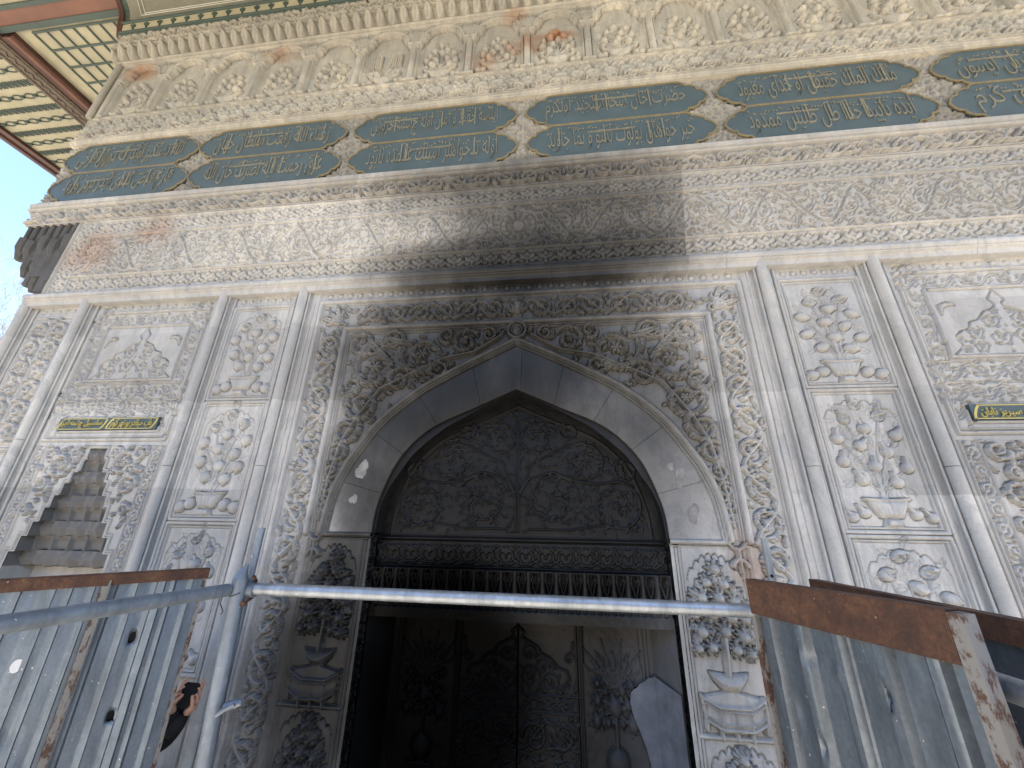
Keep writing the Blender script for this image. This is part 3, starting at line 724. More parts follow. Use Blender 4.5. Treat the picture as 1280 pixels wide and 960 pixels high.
        R.vine(along_x(min(f(.03), f(.46)), .915), .43, .09, .1, .012, stem=.006, small=True)
        R.vine(along_x(min(f(.03), f(.46)), .72), .43, .24, .2, .018); R.fill(lambda x, z: z < .84, 200, .06, .014, seed=3); R.line(f(.475), .5, f(.475), 1.56, .006, .012)
        R.line(f(.0), .5, f(.0), 1.5, .006, .01); R.build('hooded_slab', nicheM, F, .50)
        xa, xb = (.49, 1.075) if sg > 0 else (-1.075, -.49)
        R = Relief(xa, xb, .4, 1.56, .005, 6); cx = sg * .76
        scallop(R, min(sg * .53, sg * .98), max(sg * .53, sg * .98), 1.46, 1.53, 5, .012, .008)
        for x in (.515, 1.0, 1.03): R.line(sg * x, .4, sg * x, 1.56, .007, .014)
        R.gk = .15
        for k in range(7): R.leaf(cx + (k - 3) * .014, 1.05, PI / 2 - (k - 3) * .17, .34 - (k % 2) * .07, .015, .018, (k - 3) * -.10, 1)
        for x, z, r in ((-.13, 1.08, .035), (-.07, 1.03, .03), (.06, 1.04, .04), (.13, 1.08, .03), (0, .93, .07), (-.13, .97, .045), (-.14, .84, .05), (.13, .83, .055), (.1, .95, .04), (-.06, .84, .035), (.05, .84, .03)):
            R.blob(cx + x, z, r * .8, r, 0, .045)
            for q in range(7): R.leaf(cx + x, z, q * .9, r * 1.6, r * .28, .025, 0, 0)
        R.stroke([(cx, .9), (cx, .66)], .016, .03); R.blob(cx, .6, .085, .09, 0, .06); R.line(cx - .08, .50, cx + .08, .50, .02, .04)
        R.build('vase_slab', nicheM, F, .50)
        mb = MB(); mb.add([(sg * 1.075, .505, .3), (sg * 1.205, .225, .3), (sg * 1.205, .225, 1.56), (sg * 1.075, .505, 1.56)], [(0, 1, 2, 3)]); mb.add([(sg * 1.205, .225, .3), (sg * 1.26, .3, .3), (sg * 1.26, .3, 1.56), (sg * 1.205, .225, 1.56)], [(0, 1, 2, 3)])
        mb.build('splay_wall', nicheM, F)
        R = Relief(0, .165, .5, 2.13, .006, 2); R.vine(along_z(.085, .5), 1.6, .13, .14, .014, stem=.007); R.fill(lambda x, z: True, 200, .05, .012)
        o = R.build('reveal_panel', nicheM, F, 0, .04); o.rotation_euler = (0, 0, sg * -PI / 2); o.location = (1.216, .224, 0) if sg > 0 else (-1.216, .059, 0)
    blk = MB(); blk.box(-1.3, 1.3, .56, .66, .0, 1.6); blk.box(-1.3, 1.3, .30, .64, 1.6, 2.3); blk.build('niche_backing', nicheM, F)
    # pale repair plaster over the lower right vase slab and splay
    mb = MB(); fp = [(.90, .0), (.885, 1.02), (.93, 1.10), (1.0, 1.14), (1.07, 1.165)]; mb.add([(.93, .46, .80), (.885, .46, .90), (.87, .46, .98), (.88, .46, 1.04), (.905, .46, 1.065), (.93, .46, 1.075), (.95, .46, 1.10), (.985, .46, 1.115), (1.02, .46, 1.14), (1.066, .46, 1.15), (1.066, .46, .4), (.98, .46, .4), (.985, .46, .62), (.96, .46, .72)], [tuple(range(14))])
    mb.add([(1.067, .46, 1.155), (1.19, .21, 1.12), (1.19, .21, .4), (1.067, .46, .4)], [(0, 3, 2, 1)]); mb.build('plaster_patch', plain('grey_plaster_repair', (.20, .215, .245), .8, var=.5, scale=6), F)
inner_niche()

# ---- roll mouldings that divide the lower wall into bays
for x in (-5.86, -5.03, -3.26, -2.31, 2.31, 3.26, 5.03, 5.86):
    zj = 2.69 if abs(x) < 4 else 2.95
    for za, zb in ((.5, zj - .0025), (zj + .0025, 4.60)): k = MB(); k.tube([(x, 0, za), (x, 0, zb)], .046, 16); k.build('roll_moulding', lowM, F, True, 50)
    s2 = -1 if x > 0 else 1
    k = MB()
    for sg in (-1, 1):
        if abs(x) > 5.5 and sg == -s2: continue
        for d, r_, yy in ((.062, .010, .012), (.115, .012, .04)): k.tube([(x + sg * d, yy, .5), (x + sg * d, yy, 4.57)], r_, 8)
        k.add([(x + sg * .05, .02, .5), (x + sg * .075, .052, .5), (x + sg * .11, .052, .5), (x + sg * .05, .02, 4.6), (x + sg * .075, .052, 4.6), (x + sg * .11, .052, 4.6)], [(0, 3, 4, 1), (1, 4, 5, 2)])
    k.box(x - .06, x + .06, .02, .2, .5, 4.6)
    k.build('bay_fillet', lowM, F, True, 40)
bx = [-5.88, -3.7, -1.55, .35, 2.0, 4.1, 5.88]
for i in range(6): moulding('cornice_roll', lowM if abs(bx[i] + bx[i + 1]) > 3 else lowM, bx[i] + .0015, bx[i + 1] - .0015, [(4.545, .0), (4.552, .022)] + [(4.552 + .055 * math.sin(a), .022 + .028 * (1 - math.cos(a))) for a in (.4, .8, 1.2, 1.57)] + [(4.612, .055), (4.622, .058), (4.624, .03)] + roll(4.665, .041, 10, .025) + [(4.708, .01)])

# ---- fruit panels between the roll mouldings
def pot(R, cx, z, s, h=.038):
    R.poly([(cx - .16 * s, z + .21 * s), (cx - .12 * s, z + .13 * s), (cx - .085 * s, z + .07 * s), (cx + .085 * s, z + .07 * s), (cx + .12 * s, z + .13 * s), (cx + .16 * s, z + .21 * s)], h, .03, round_=True)
    R.stroke([(cx - .165 * s, z + .215 * s), (cx, z + .205 * s), (cx + .165 * s, z + .215 * s)], .012 * s, h * 1.1)
    R.poly([(cx - .05 * s, z + .07 * s), (cx - .075 * s, z), (cx + .075 * s, z), (cx + .05 * s, z + .07 * s)], h * .9, .02)
    for q in (-.06, -.03, 0, .03, .06): R.stroke([(cx + q * 1.5 * s, z + .2 * s), (cx + q * s, z + .08 * s)], .004, .004, 'flat', carve=True)
def fruit_panel(xc, wd, z0, z1, kind, hood, seed):
    R = Relief(xc - wd / 2, xc + wd / 2, z0, z1, .0045, seed); r = R.rnd; hw = wd / 2; R.gmax = .028; R.gk = .9
    R.frame(xc - hw + .015, xc + hw - .015, z0 + .012, z1 - .012, .016, .022); R.frame(xc - hw + .045, xc + hw - .045, z0 + .04, z1 - .04, .008, .012)
    H = z1 - z0; s = wd / .70
    if hood: scallop(R, xc - hw + .09, xc + hw - .09, z1 - .25, z1 - .12, 7, .008, .006)
    pot(R, xc, z0 + .045, s * .92)
    top = z0 + .045 + .2 * s
    spots = [(-.02, .96), (.13, .86), (-.13, .84), (.02, .76), (.2, .70), (-.21, .68), (-.06, .62), (.12, .57), (-.2, .50), (.0, .46), (.21, .45), (-.11, .36), (.1, .34)]
    hh = z1 - top - .14
    for x, v in spots:
        x_ = xc + x * s; z_ = top + hh * (v - .22) / .74
        for _ in range(4):
            q = r.uniform(0, 2 * PI); qx = x_ + math.cos(q) * .06 * s
            if abs(qx + math.cos(q) * .09 - xc) < hw - .06: R.leaf_cut(qx, z_ + math.sin(q) * .06 * s, q, .09 * s, .016 * s, .007, r.uniform(-.8, .8), .004)
    for x, v in spots:
        x = xc + (x + r.uniform(-.02, .02)) * s; z = top + hh * (v - .22) / .74
        R.stroke([(xc + r.uniform(-.03, .03), top), (xc + (x - xc) * .35, top + (z - top) * .55), (x, z)], .0045, .007)
        a = r.uniform(-.5, .5)
        if kind == 'lemon':
            R.blob(x, z, .056 * s, .041 * s, a, .040); R.blob(x + math.cos(a) * .055 * s, z + math.sin(a) * .055 * s, .016, .012, a, .024)
        elif kind == 'pear':
            a2 = -PI / 2 + r.uniform(-.7, .7); R.blob(x, z, .044 * s, .042 * s, 0, .040)
            R.stroke([(x, z), (x - math.cos(a2) * .075 * s, z - math.sin(a2) * .075 * s)], .028 * s, .034, w1=.010)
        else: R.blob(x, z, .050 * s, .051 * s, 0, .042); R.blob(x, z - .05 * s, .012, .012, 0, .03)
    for x, z in ((-.26, .07), (-.17, .1), (.17, .09), (.27, .07)):
        if kind == 'pear': R.blob(xc + x * s, z0 + .045 + z * s, .04 * s, .036 * s, .4, .04); R.stroke([(xc + x * s, z0 + .045 + z * s), (xc + (x - .04 if x < 0 else x - .05) * s, z0 + .1 + z * s)], .025 * s, .03, w1=.01)
        else: R.blob(xc + x * s, z0 + .05 + z * s, .052 * s, .042 * s if kind == 'lemon' else .052 * s, r.uniform(-.6, .6), .042)
    for k in range(9): R.leaf_cut(xc, z1 - .30, PI / 2 + (k - 4) * .3, .17, .018, .006, 0, .0035)
    R.line(xc - hw, z0 + H * .3, xc + hw, z0 + H * .3, .002, .004, prof='flat', carve=True) if kind == 'pear' else None
    R.build('fruit_panel', lowM, F, .055)
for sg, kinds in ((-1, ('round', 'round', 'pear')), (1, ('lemon', 'pear', 'lemon'))):
    xc = sg * 2.785
    for (z0, z1), kd, hd in zip(((3.345, 4.43), (2.215, 3.34), (1.08, 2.21)), kinds, (sg < 0, True, True)): fruit_panel(xc, .70, z0, z1, kd, hd, int(z0 * 10) + sg)
    R = Relief(xc - .36, xc + .36, 4.432, 4.56, .006, 2)
    for k in range(7):
        x = xc - .27 + k * .09; R.blob(x, 4.50, .022, .022, 0, .012); R.stroke([(x + .02 * math.cos(q), 4.50 + .02 * math.sin(q)) for q in (-2.4, -1.6, -.8, 0)], .005, .010)
    R.build('stud_strip', lowM, F, .055)
    k = MB(); k.box(xc - .36, xc + .36, .06, .2, .5, 1.078); k.build('bay_foot', lowM, F)

# ---- wide bays with ornament panel, inscription plaque and stepped water niche
def wide_bay(sg):
    x0, x1 = (-4.915, -3.375) if sg < 0 else (3.375, 4.915); xc = sg * 4.145
    R = Relief(x0, x1, 2.90, 4.56, .006, 31)
    for k in range(13):
        x = x0 + .1 + k * .112; R.blob(x, 4.50, .022, .022, 0, .012); R.stroke([(x + .02 * math.cos(q), 4.50 + .02 * math.sin(q)) for q in (-2.4, -1.6, -.8, 0)], .005, .010)
    R.frame(x0 + .07, x1 - .07, 2.96, 4.44, .014, .018); R.frame(x0 + .1, x1 - .1, 2.99, 4.41, .006, .010)
    ix0, ix1, iz0, iz1 = xc - .52, xc + .52, 3.60, 4.25
    R.frame(ix0, ix1, iz0, iz1, .010, .020)
    hb = .024
    dc = .018
    R.vine_cut(along_x(x0 + .12, 4.335), x1 - x0 - .24, .14, .14, dc, .0055)
    for s2 in (-1, 1): R.vine_cut(along_z(xc + s2 * .60, 3.2), 1.06, .13, .13, dc, .0055)
    # domed hood with a lobed crest
    dome = smooth_curve([(.48, 3.62), (.40, 3.70), (.42, 3.78), (.36, 3.84), (.30, 3.86), (.27, 3.92), (.19, 3.95), (.13, 4.02), (.05, 4.05), (.03, 4.09), (.06, 4.13), (.03, 4.18), (0, 4.225)], 4)
    dp = [(xc - x, z) for x, z in dome] + [(xc + x, z) for x, z in dome[-2::-1]]
    R.cut(dp, .0085, .028)
    for s2 in (-1, 1):
        for x, z, r in ((.12, 3.93, .075), (.27, 3.82, .065), (.1, 3.77, .085), (.27, 3.69, .06), (.38, 3.67, .035), (.40, 3.77, .02), (.06, 4.02, .03)): R.scroll_cut(xc + s2 * x, z, r, 1, 1.4, s2, .018, .006)
    R.fill_cut(lambda x, z: 3.63 < z < 4.0 and abs(x - xc) < np.interp(z, [3.62, 3.7, 3.8, 3.9, 4.0], [.45, .37, .37, .26, .12]), 500, .05, .016, .0055, seed=7)
    for s2 in (-1, 1):
        for k in range(7): R.leaf(xc + s2 * .46, 4.0 + k * .015, PI / 2 + s2 * (.2 + k * .2), .13, .010, .014, s2 * .5, 0)
    # scroll bands and plaque bed
    R.line(x0 + .12, 3.56, x1 - .12, 3.56, .006, .010); R.vine_cut(along_x(x0 + .2, 3.47), x1 - x0 - .4, .16, .15, dc, .0055)
    R.line(x0 + .12, 3.375, x1 - .12, 3.375, .006, .010); R.vine_cut(along_x(x0 + .15, 3.29), x1 - x0 - .3, .14, .13, dc, .0055)
    R.frame(xc - .585, xc + .585, 3.045, 3.19, .010, .014)
    R.fill_cut(lambda x, z: 3.2 < z < 3.57 or (abs(x - xc) > .54 and z > 3.0 and abs(x - xc) < .67) or 4.27 < z < 4.40, 1500, .06, dc, .0055, seed=4)
    R.line(x0 + .1, 3.60, x1 - .1, 3.60, .002, .004, prof='flat', carve=True)
    R.build('ornament_panel', lowM, F, .055)
    # plaque
    P = MB(); P.box(xc - .57, xc + .57, .032, .06, 3.057, 3.178); pl = P.build('inscription_plaque', M['teal'], F)
    G = MB()
    for xa, xb in ((xc - .565, xc - .005), (xc + .005, xc + .565)):
        z0, z1 = 3.06, 3.175
        pts = [(xa + .0, z0), (xa + .02, z0 + .05), (xa + .05, z1)]
        G.sweep([(xa + .05, z1 - .004), (xb, z1 - .004)], [(-.004, .029), (.004, .029)]); G.sweep([(xa, z0 + .004), (xb - .05, z0 + .004)], [(-.004, .029), (.004, .029)])
        G.sweep([(xa, z0), (xa + .008, z0 + .04), (xa + .03, z1 - .03), (xa + .055, z1)], [(-.012, .029), (.006, .029)]); G.sweep([(xb - .055, z0), (xb - .03, z0 + .03), (xb - .008, z1 - .04), (xb, z1)], [(-.006, .029), (.012, .029)])
    G.build('gilt_edge', M['bright_gilt'], pl)
    for (xa, xb), tx in zip(((xc - .52, xc - .05), (xc + .05, xc + .52)), PLAQUE[sg]):
        lettering(tx, xa, xb, 3.072, 3.162, .029, pl, M['bright_gilt'], 'plaque_lettering', marks=0)
    # lower part: scroll columns and stepped niche
    R = Relief(x0, x1, .55, 2.898, .007, 33)
    for s2 in (-1, 1):
        for d in (.725, .60): R.line(xc + s2 * d, .5, xc + s2 * d, 2.95, .007, .014)
        R.vine(along_z(xc + s2 * .662, .55), 2.33, .11, .14, .016, stem=.008)
    tz = [2.87, 2.755, 2.645, 2.535, 2.425, 2.31, 2.19, 2.06, 1.93, 1.80]; tw = [.10, .135, .19, .235, .29, .34, .405, .465, .53]
    steps = []
    for a, q in zip(tz[:-1], tw): steps += [(q, a), (q, tz[tz.index(a) + 1])]
    steps[-1] = (.53, .5)
    ol = [(xc - x, z) for x, z in steps[::-1]] + [(xc + x, z) for x, z in steps]
    R.stroke([(xc + (x - xc) * 1.06, z + .02) for x, z in ol], .008, .012)
    for s2 in (-1, 1):
        for x, z, r in ((.35, 2.72, .12), (.47, 2.52, .09), (.22, 2.83, .05), (.5, 2.82, .07), (.53, 2.3, .05), (.45, 2.66, .05)): R.spiral(xc + s2 * x, z, r, 0, 1.3, s2, .009, .034)
    R.fill(lambda x, z: z > 2.12 and abs(x - xc) < .58 and abs(x - xc) > np.interp(-z, [-2.87, -2.7, -2.5, -2.3, -2.06], [.14, .20, .30, .38, .54]), 600, .065, .03, seed=6)
    X, Z = np.meshgrid(R.xs, R.zs); A = np.abs(X - xc); dr = np.zeros(A.shape, bool)
    for i in range(0, len(steps) - 1, 2): dr |= (A < steps[i][0]) & (Z < steps[i][1])
    R.drop = dr; R.build('niche_surround', lowM, F, .055)
    # stepped stalactite hood inside: each tier hangs a row of small scooped cells
    tiers = [(tz[i], tz[i + 1], tw[i], (2, 2, 3, 3, 3, 4, 4, 5, 4)[i]) for i in range(9)]
    nf = M['muq']; T = None
    for i, (zt, zb, hw, nc) in enumerate(tiers):
        R = Relief(xc - hw - .01, xc + hw + .01, zb - .012, zt + .002, .0055, i); R.gk = 0
        X, Z = np.meshgrid(R.xs, R.zs); t = (Z - zb) / (zt - zb); u = ((X - xc) / (2 * hw) + .5) * nc; f = u - np.floor(u); cell = 1 - np.abs(2 * f - 1)
        lip = .30 + .0 * t
        v = np.abs(2 * f - 1)
        if i % 2: R.H = .012 * t + .012 * sstep((v - .80) * 7) - .028 * sstep((1 - v) * 2.5) * sstep((1 - t) * 2.5)
        else: R.H = .010 * t + .050 * np.clip(v - .9 * np.abs(2 * t - 1) * .6, 0, 1) + .022 * np.clip(1 - np.abs(4 * (f - .5)) - .3 * t, 0, 1)
        sc_ = .16 * np.abs(np.sin(PI * f)) ** .6 - .12; R.H = np.where(t < sc_, -.06, R.H)     # scalloped hanging edge
        R.build('stalactite_tier', nf, F, .10 + .013 * i, .25)
    k = MB(); k.box(xc - .56, xc + .56, .30, .36, .5, 1.80)
    k.box(xc - .565, xc - .533, .06, .30, .5, 1.799); k.box(xc + .533, xc + .565, .06, .30, .5, 1.799)
    k.build('niche_back', M['low'], F); k = MB()
    for s2 in (-1, 1):
        k = MB()
        for zt, zb, hw, nc in tiers: k.box(min(xc + s2 * hw, xc + s2 * (hw + .03)), max(xc + s2 * hw, xc + s2 * (hw + .03)), .06, .3, zb, zt)
        k.build('niche_cheek', nf, F)

# ---- lettering: letters are joined by hand because the text object does not do it
AR = {'ا': (0xFE8D, 2), 'ب': (0xFE8F, 4), 'ت': (0xFE95, 4), 'ث': (0xFE99, 4), 'ج': (0xFE9D, 4), 'ح': (0xFEA1, 4), 'خ': (0xFEA5, 4), 'د': (0xFEA9, 2), 'ذ': (0xFEAB, 2), 'ر': (0xFEAD, 2), 'ز': (0xFEAF, 2),
      'س': (0xFEB1, 4), 'ش': (0xFEB5, 4), 'ص': (0xFEB9, 4), 'ض': (0xFEBD, 4), 'ط': (0xFEC1, 4), 'ظ': (0xFEC5, 4), 'ع': (0xFEC9, 4), 'غ': (0xFECD, 4), 'ف': (0xFED1, 4), 'ق': (0xFED5, 4), 'ك': (0xFED9, 4), 'ل': (0xFEDD, 4),
      'م': (0xFEE1, 4), 'ن': (0xFEE5, 4), 'ه': (0xFEE9, 4), 'و': (0xFEED, 2), 'ى': (0xFEEF, 2), 'ي': (0xFEF1, 4)}
def shape(tx):
    out = []
    for i, ch in enumerate(tx):
        if ch not in AR: out.append(ch); continue
        base, n = AR[ch]; pv = i > 0 and tx[i - 1] in AR and AR[tx[i - 1]][1] == 4; nx = i + 1 < len(tx) and tx[i + 1] in AR and n == 4
        out.append(chr(base + (3 if pv and nx else 2 if nx else 1 if pv else 0)))
    return ''.join(reversed(out))
def lettering(tx, xa, xb, za, zb, y, parent, mat, name='lettering', marks=1, seed=0):
    c = bpy.data.curves.new('text', 'FONT'); c.body = shape(tx); c.extrude = .02; c.resolution_u = 3; c.offset = -.012
    o = bpy.data.objects.new('text', c); C.objects.link(o); dg = bpy.context.evaluated_depsgraph_get(); dg.update()
    me = bpy.data.meshes.new_from_object(o.evaluated_get(dg)); n = len(me.vertices)
    k = MB()
    if n:
        co = np.zeros(n * 3); me.vertices.foreach_get('co', co); co = co.reshape(-1, 3); lo, hi = co.min(0), co.max(0)
        X = xa + (co[:, 0] - lo[0]) / (hi[0] - lo[0]) * (xb - xa); Z = za + (co[:, 1] - lo[1]) / (hi[1] - lo[1]) * (zb - za); Y = y - (co[:, 2] + .02) * .3
        k.add(list(zip(X, Y, Z)), [tuple(p.vertices) for p in me.polygons])
    bpy.data.objects.remove(o); bpy.data.curves.remove(c); bpy.data.meshes.remove(me)
    if marks:   # vowel signs and filling marks above the line, and the long drawn-out strokes
        r = random.Random(seed); W = xb - xa; Hh = zb - za
        for i in range(26):
            x = xa + W * (i + r.random()) / 26; z = zb - Hh * r.choice((.04, .12, .22)) + r.uniform(-.01, .01); q = .011
            t = r.random()
            if t < .55: k.prism([(x - q, z), (x, z - q), (x + q, z), (x, z + q)], y - .011, y); k.prism([(x + 2.2 * q, z), (x + 3.2 * q, z - q), (x + 4.2 * q, z), (x + 3.2 * q, z + q)], y - .011, y)
            elif t < .8: k.prism([(x, z), (x + .045, z + .018), (x + .05, z + .028), (x, z + .011)], y - .011, y)
            else: k.prism([(x, z + .02), (x + .012, z - .008), (x + .03, z - .01), (x + .034, z), (x + .017, z), (x + .01, z + .026)], y - .011, y)
        a = xa + W * r.uniform(.08, .5); L = W * r.uniform(.22, .34); z = za + Hh * r.uniform(.66, .74)
        k.prism([(a, z), (a + L, z + .008), (a + L + .01, z + .022), (a, z + .014)], y - .0125, y)
        for i in range(4):
            x = xa + W * r.uniform(.05, .95); k.prism([(x, za + Hh * .25), (x + .014, za + Hh * .23), (x + .010, zb - .005), (x - .006, zb)], y - .0118, y)
    return k.build(name, mat, parent)
PLAQUE = {-1: ('سلسبيل چشمه اجرا', 'باب حياتدر بو نهر كوثر'), 1: ('من آب سيريز نابان', 'زلال خضر ايچون')}
for sg in (-1, 1): wide_bay(sg)

# ---- narrow end bays with a tall scroll panel
for sg in (-1, 1):
    x0, x1 = (-5.745, -5.145) if sg < 0 else (5.145, 5.745); xc = (x0 + x1) / 2
    R = Relief(x0, x1, .55, 4.56, .008, 41)
    for k in range(5): R.blob(x0 + .1 + k * .1, 4.50, .02, .02, 0, .012)
    for za, zb in ((2.93, 4.42), (.6, 2.87)):
        R.frame(x0 + .03, x1 - .03, za, zb, .012, .016); R.frame(x0 + .07, x1 - .07, za + .04, zb - .04, .006, .010)
        z = za + .12
        R.stroke([(xc, za + .05), (xc, zb - .1)], .010, .02)
        while z < zb - .1:
            for s2 in (-1, 1): R.spiral(xc + s2 * .12, z, .10, -PI / 2, 1.2, s2, .010, .034); R.leaf(xc, z + .06, PI / 2 - s2 * .6, .14, .02, .034, -s2 * .5, 1)
            z += .24
        R.fill(lambda x, zz: abs(x - xc) < .21 and za + .06 < zz < zb - .06, 500, .06, .028, seed=2)
    R.build('scroll_panel', lowM, F, .055)

# ================================================================== upper wall
def trefoil(R, x0, x1, z0, hgt, pitch, vert=False):
    n = max(1, round((x1 - x0) / pitch)); p = (x1 - x0) / n; d = .02; wv = max(.009, R.res * .95)
    g1 = [(-.5, .62), (-.44, .76), (-.30, .80), (-.18, .70), (-.12, .80), (0, .93), (.12, .80), (.18, .70), (.30, .80), (.44, .76), (.5, .62)]
    g2 = [(-.44, .74), (-.46, .58), (-.34, .46), (-.14, .40), (-.10, .28), (-.26, .18), (-.42, .22), (-.5, .34)]
    pits = [(0, .60), (.5, .30), (-.5, .86), (0, .12)]
    f = (lambda u, v: (z0 + v * hgt, u)) if vert else (lambda u, v: (u, z0 + v * hgt))
    for k in range(n):
        c = x0 + (k + .5) * p
        R.stroke([f(c + u * p, v) for u, v in g1], wv, d, 'flat', carve=True)
        for s2 in (-1, 1): R.stroke([f(c + s2 * u * p, v) for u, v in g2], wv, d, 'flat', carve=True)
        for u, v in pits:
            q = f(c + u * p, v); R.stroke([q, (q[0] + .012, q[1])], .017, d * 1.1, 'flat', carve=True)
def scalloped(R, x0, x1, z0, hgt, pitch):
    n = max(1, round((x1 - x0) / pitch)); p = (x1 - x0) / n; d = .04; wv = .017
    for k in range(n):
        c = x0 + (k + .5) * p; f = lambda u, v: (c + u * p, z0 + v * hgt)
        R.cut([f(u, v) for u, v in [(-.5, .55), (-.40, .80), (-.2, .93), (.2, .93), (.40, .80), (.5, .55)]], wv, d)
        R.cut([f(u, v) for u, v in [(-.5, .55), (-.32, .50), (-.22, .62), (-.1, .45), (0, .30), (.1, .45), (.22, .62), (.32, .50), (.5, .55)]], wv * .8, d * .8)
        R.cut([f(-.12, .02), f(-.05, .16), f(.05, .16), f(.12, .02)], wv * 1.5, d * 1.2); R.cut([f(-.03, .74), f(.03, .74)], wv * 1.3, d); R.cut([f(.47, .28), f(.53, .28)], wv * 1.1, d * .8)
def band(name, mat, x0, x1, z0, z1, kind, y=0., res=.008, seed=1, pitch=.2, h=.042):
    R = Relief(x0, x1, z0, z1, res, seed); hg = z1 - z0
    R.line(x0, z1 - .008, x1, z1 - .008, .009, .016); R.line(x0, z0 + .006, x1, z0 + .006, .007, .012)
    if kind == 'scallop': scalloped(R, x0 + .02, x1 - .02, z0 + .02, hg - .04, pitch)
    elif kind == 'trefoil': trefoil(R, x0 + .02, x1 - .02, z0 + .02, hg - .04, pitch)
    else:
        R.vine(along_x(x0 + .03, (z0 + z1) / 2), x1 - x0 - .06, hg * .95, hg * 1.25, h, stem=.013); R.fill(lambda x, z: z0 + .02 < z < z1 - .02, int((x1 - x0) * 30), hg * .5, h * .8, seed=seed, lobes=0)
    return R.build(name, mat, F, y)
band('trefoil_band', midM, -5.44, 5.44, 4.71, 4.965, 'trefoil', 0, .007, 3, .195)
def frieze():
    R = Relief(-5.44, 5.44, 4.967, 5.575, .0065, 17); d = .020; w_ = .0062
    R.vine_cut(along_x(-5.38, 5.27), 5.12, .62, .40, d, w_); R.vine_cut(along_x(.26, 5.27), 5.12, .62, .40, d, w_, flip=-1)
    R.fill_cut(lambda x, z: 4.985 < z < 5.555 and math.hypot(x, z - 5.27) > .24, 14000, .075, d, w_, seed=6)
    for q in range(1, 4): R.cut([(.065 * q * math.cos(a * .2), 5.27 + .065 * q * math.sin(a * .2)) for a in range(33)], w_, d)
    for k in range(14):
        a = 2 * PI * k / 14
        for q, l in ((.075, .045), (.14, .045)): R.leaf_cut(math.cos(a) * q, 5.27 + math.sin(a) * q, a, l, .012, d, 0, w_)
    R.line(-5.44, 5.565, 5.44, 5.565, .008, .012)
    for x in (-3.5, -1.2, -.32, 1.9, 4.2): R.line(x, 4.9, x, 5.6, .003, .005, prof='flat', carve=True)
    R.build('scroll_frieze', midM, F)
frieze()
band('trefoil_band', midM, -5.44, 5.44, 5.577, 5.82, 'trefoil', 0, .008, 4, .195)
for sg in (-1, 1):
    R = Relief(min(sg * 5.442, sg * 5.72), max(sg * 5.442, sg * 5.72), 4.71, 5.82, .008, 6); trefoil(R, 4.73, 5.8, min(sg * 5.46, sg * 5.70), .23, .195, True)
    R.line(sg * 5.71, 4.7, sg * 5.71, 5.85, .012, .022); R.line(sg * 5.45, 4.7, sg * 5.45, 5.85, .006, .010); R.build('trefoil_strip', midM, F)
band('scroll_band', midM, -6.56, 6.56, 5.822, 6.04, 'vine', -.012, .008, 5, h=.05)
moulding('lower_moulding', midM, -6.6, 6.6, [(6.042, .01), (6.05, .03)] + roll(6.075, .022, 6, .028) + [(6.10, .02), (6.115, .045), (6.165, .05), (6.172, .0)], -.01)

# ---- inscription band
def inscription():
    R = Relief(-6.6, 6.6, 6.174, 7.29, .009, 51); r = R.rnd
    gaps = [-6.62, -4.44, -2.185, .045, 2.285, 4.505, 6.62]
    for g in gaps:
        for cz, s in ((6.74, 1.), (6.24, .75), (7.23, .75)):
            for sg in (-1, 1):
                R.spiral(g + sg * .07 * s, cz, .055 * s, 0, 1.4, sg, .008, .014, leaves=False); R.leaf(g, cz, PI / 2, .16 * s, .02, .014, 0, 1); R.leaf(g, cz, -PI / 2, .16 * s, .02, .014, 0, 1)
                R.leaf(g + sg * .12 * s, cz, 0 if sg > 0 else PI, .13 * s, .02, .012, sg * .4, 1)
            R.stroke([(g - .28 * s, cz), (g, cz + .24 * s), (g + .28 * s, cz), (g, cz - .24 * s), (g - .28 * s, cz)], .007, .010)
    R.fill_cut(lambda x, z: min(abs(x - g) for g in gaps) < .36, 9000, .07, .022, .008, seed=9)
    R.build('inscription_field', M['field'], F, .008)
    lines = [('الله دستكير اولدر كه دوران فرخى', 'فارغ فيض كندى ايدر بروز ورود'), ('رضاء الله رفعت سلطان جهان', 'غرق رحمت ايله نصرت خان الله'), ('ايلسه حفظ و امان اوله چشمه خروش', 'اوله بدخواهلر سيلك عدمده نابود'),
             ('حضرت خان سخا سنجيد اولكرم', 'خير خواهان بولوت نسو و نما جاويد'), ('مالك الملك حقيقى او خداى معبود', 'ايده تاييد خدا ظل ظليلن ممدود'), ('صد هزاران كه آفرين ايسون', 'بو حدا ابر ايدوق كرم')]
    lefts = [(-6.55, -6.54), (-4.40, -4.39), (-2.165, -2.155), (.08, .10), (2.31, 2.325), (4.56, 4.56)]
    for (xu, xl), (tu, tl) in zip(lefts, lines):
        for x0, z0, z1, tx in ((xu, 6.745, 7.272, tu), (xl, 6.205, 6.735, tl)):
            x1 = x0 + 2.125; zm = (z0 + z1) / 2; hh = (z1 - z0) / 2
            e = [(.36, 1), (.29, .97), (.25, .86), (.235, .74), (.19, .74), (.14, .66), (.11, .54), (.105, .42), (.06, .38), (.02, .2), (0, 0)]
            half = [(x1 - a, zm + b_ * hh) for a, b_ in e] + [(x1 - a, zm - b_ * hh) for a, b_ in e[-2::-1]]
            poly = half + [(x0 + a, zm - b_ * hh) for a, b_ in e] + [(x0 + a, zm + b_ * hh) for a, b_ in e[-2::-1]]
            k = MB(); k.prism(poly, -.008, .03); pn = k.build('inscription_panel', M['teal'], F)
            k = MB(); k.sweep(poly, [(-.004, .0), (-.004, -.018), (.010, -.020), (.018, -.017), (.020, -.006)], True); k.build('gilt_border', M['gilt'], pn)
            lettering(tx, x0 + .24, x1 - .24, z0 + .075, z1 - .06, -.008, pn, M['letter'], seed=int(x0 * 100 + z0 * 10))
inscription()
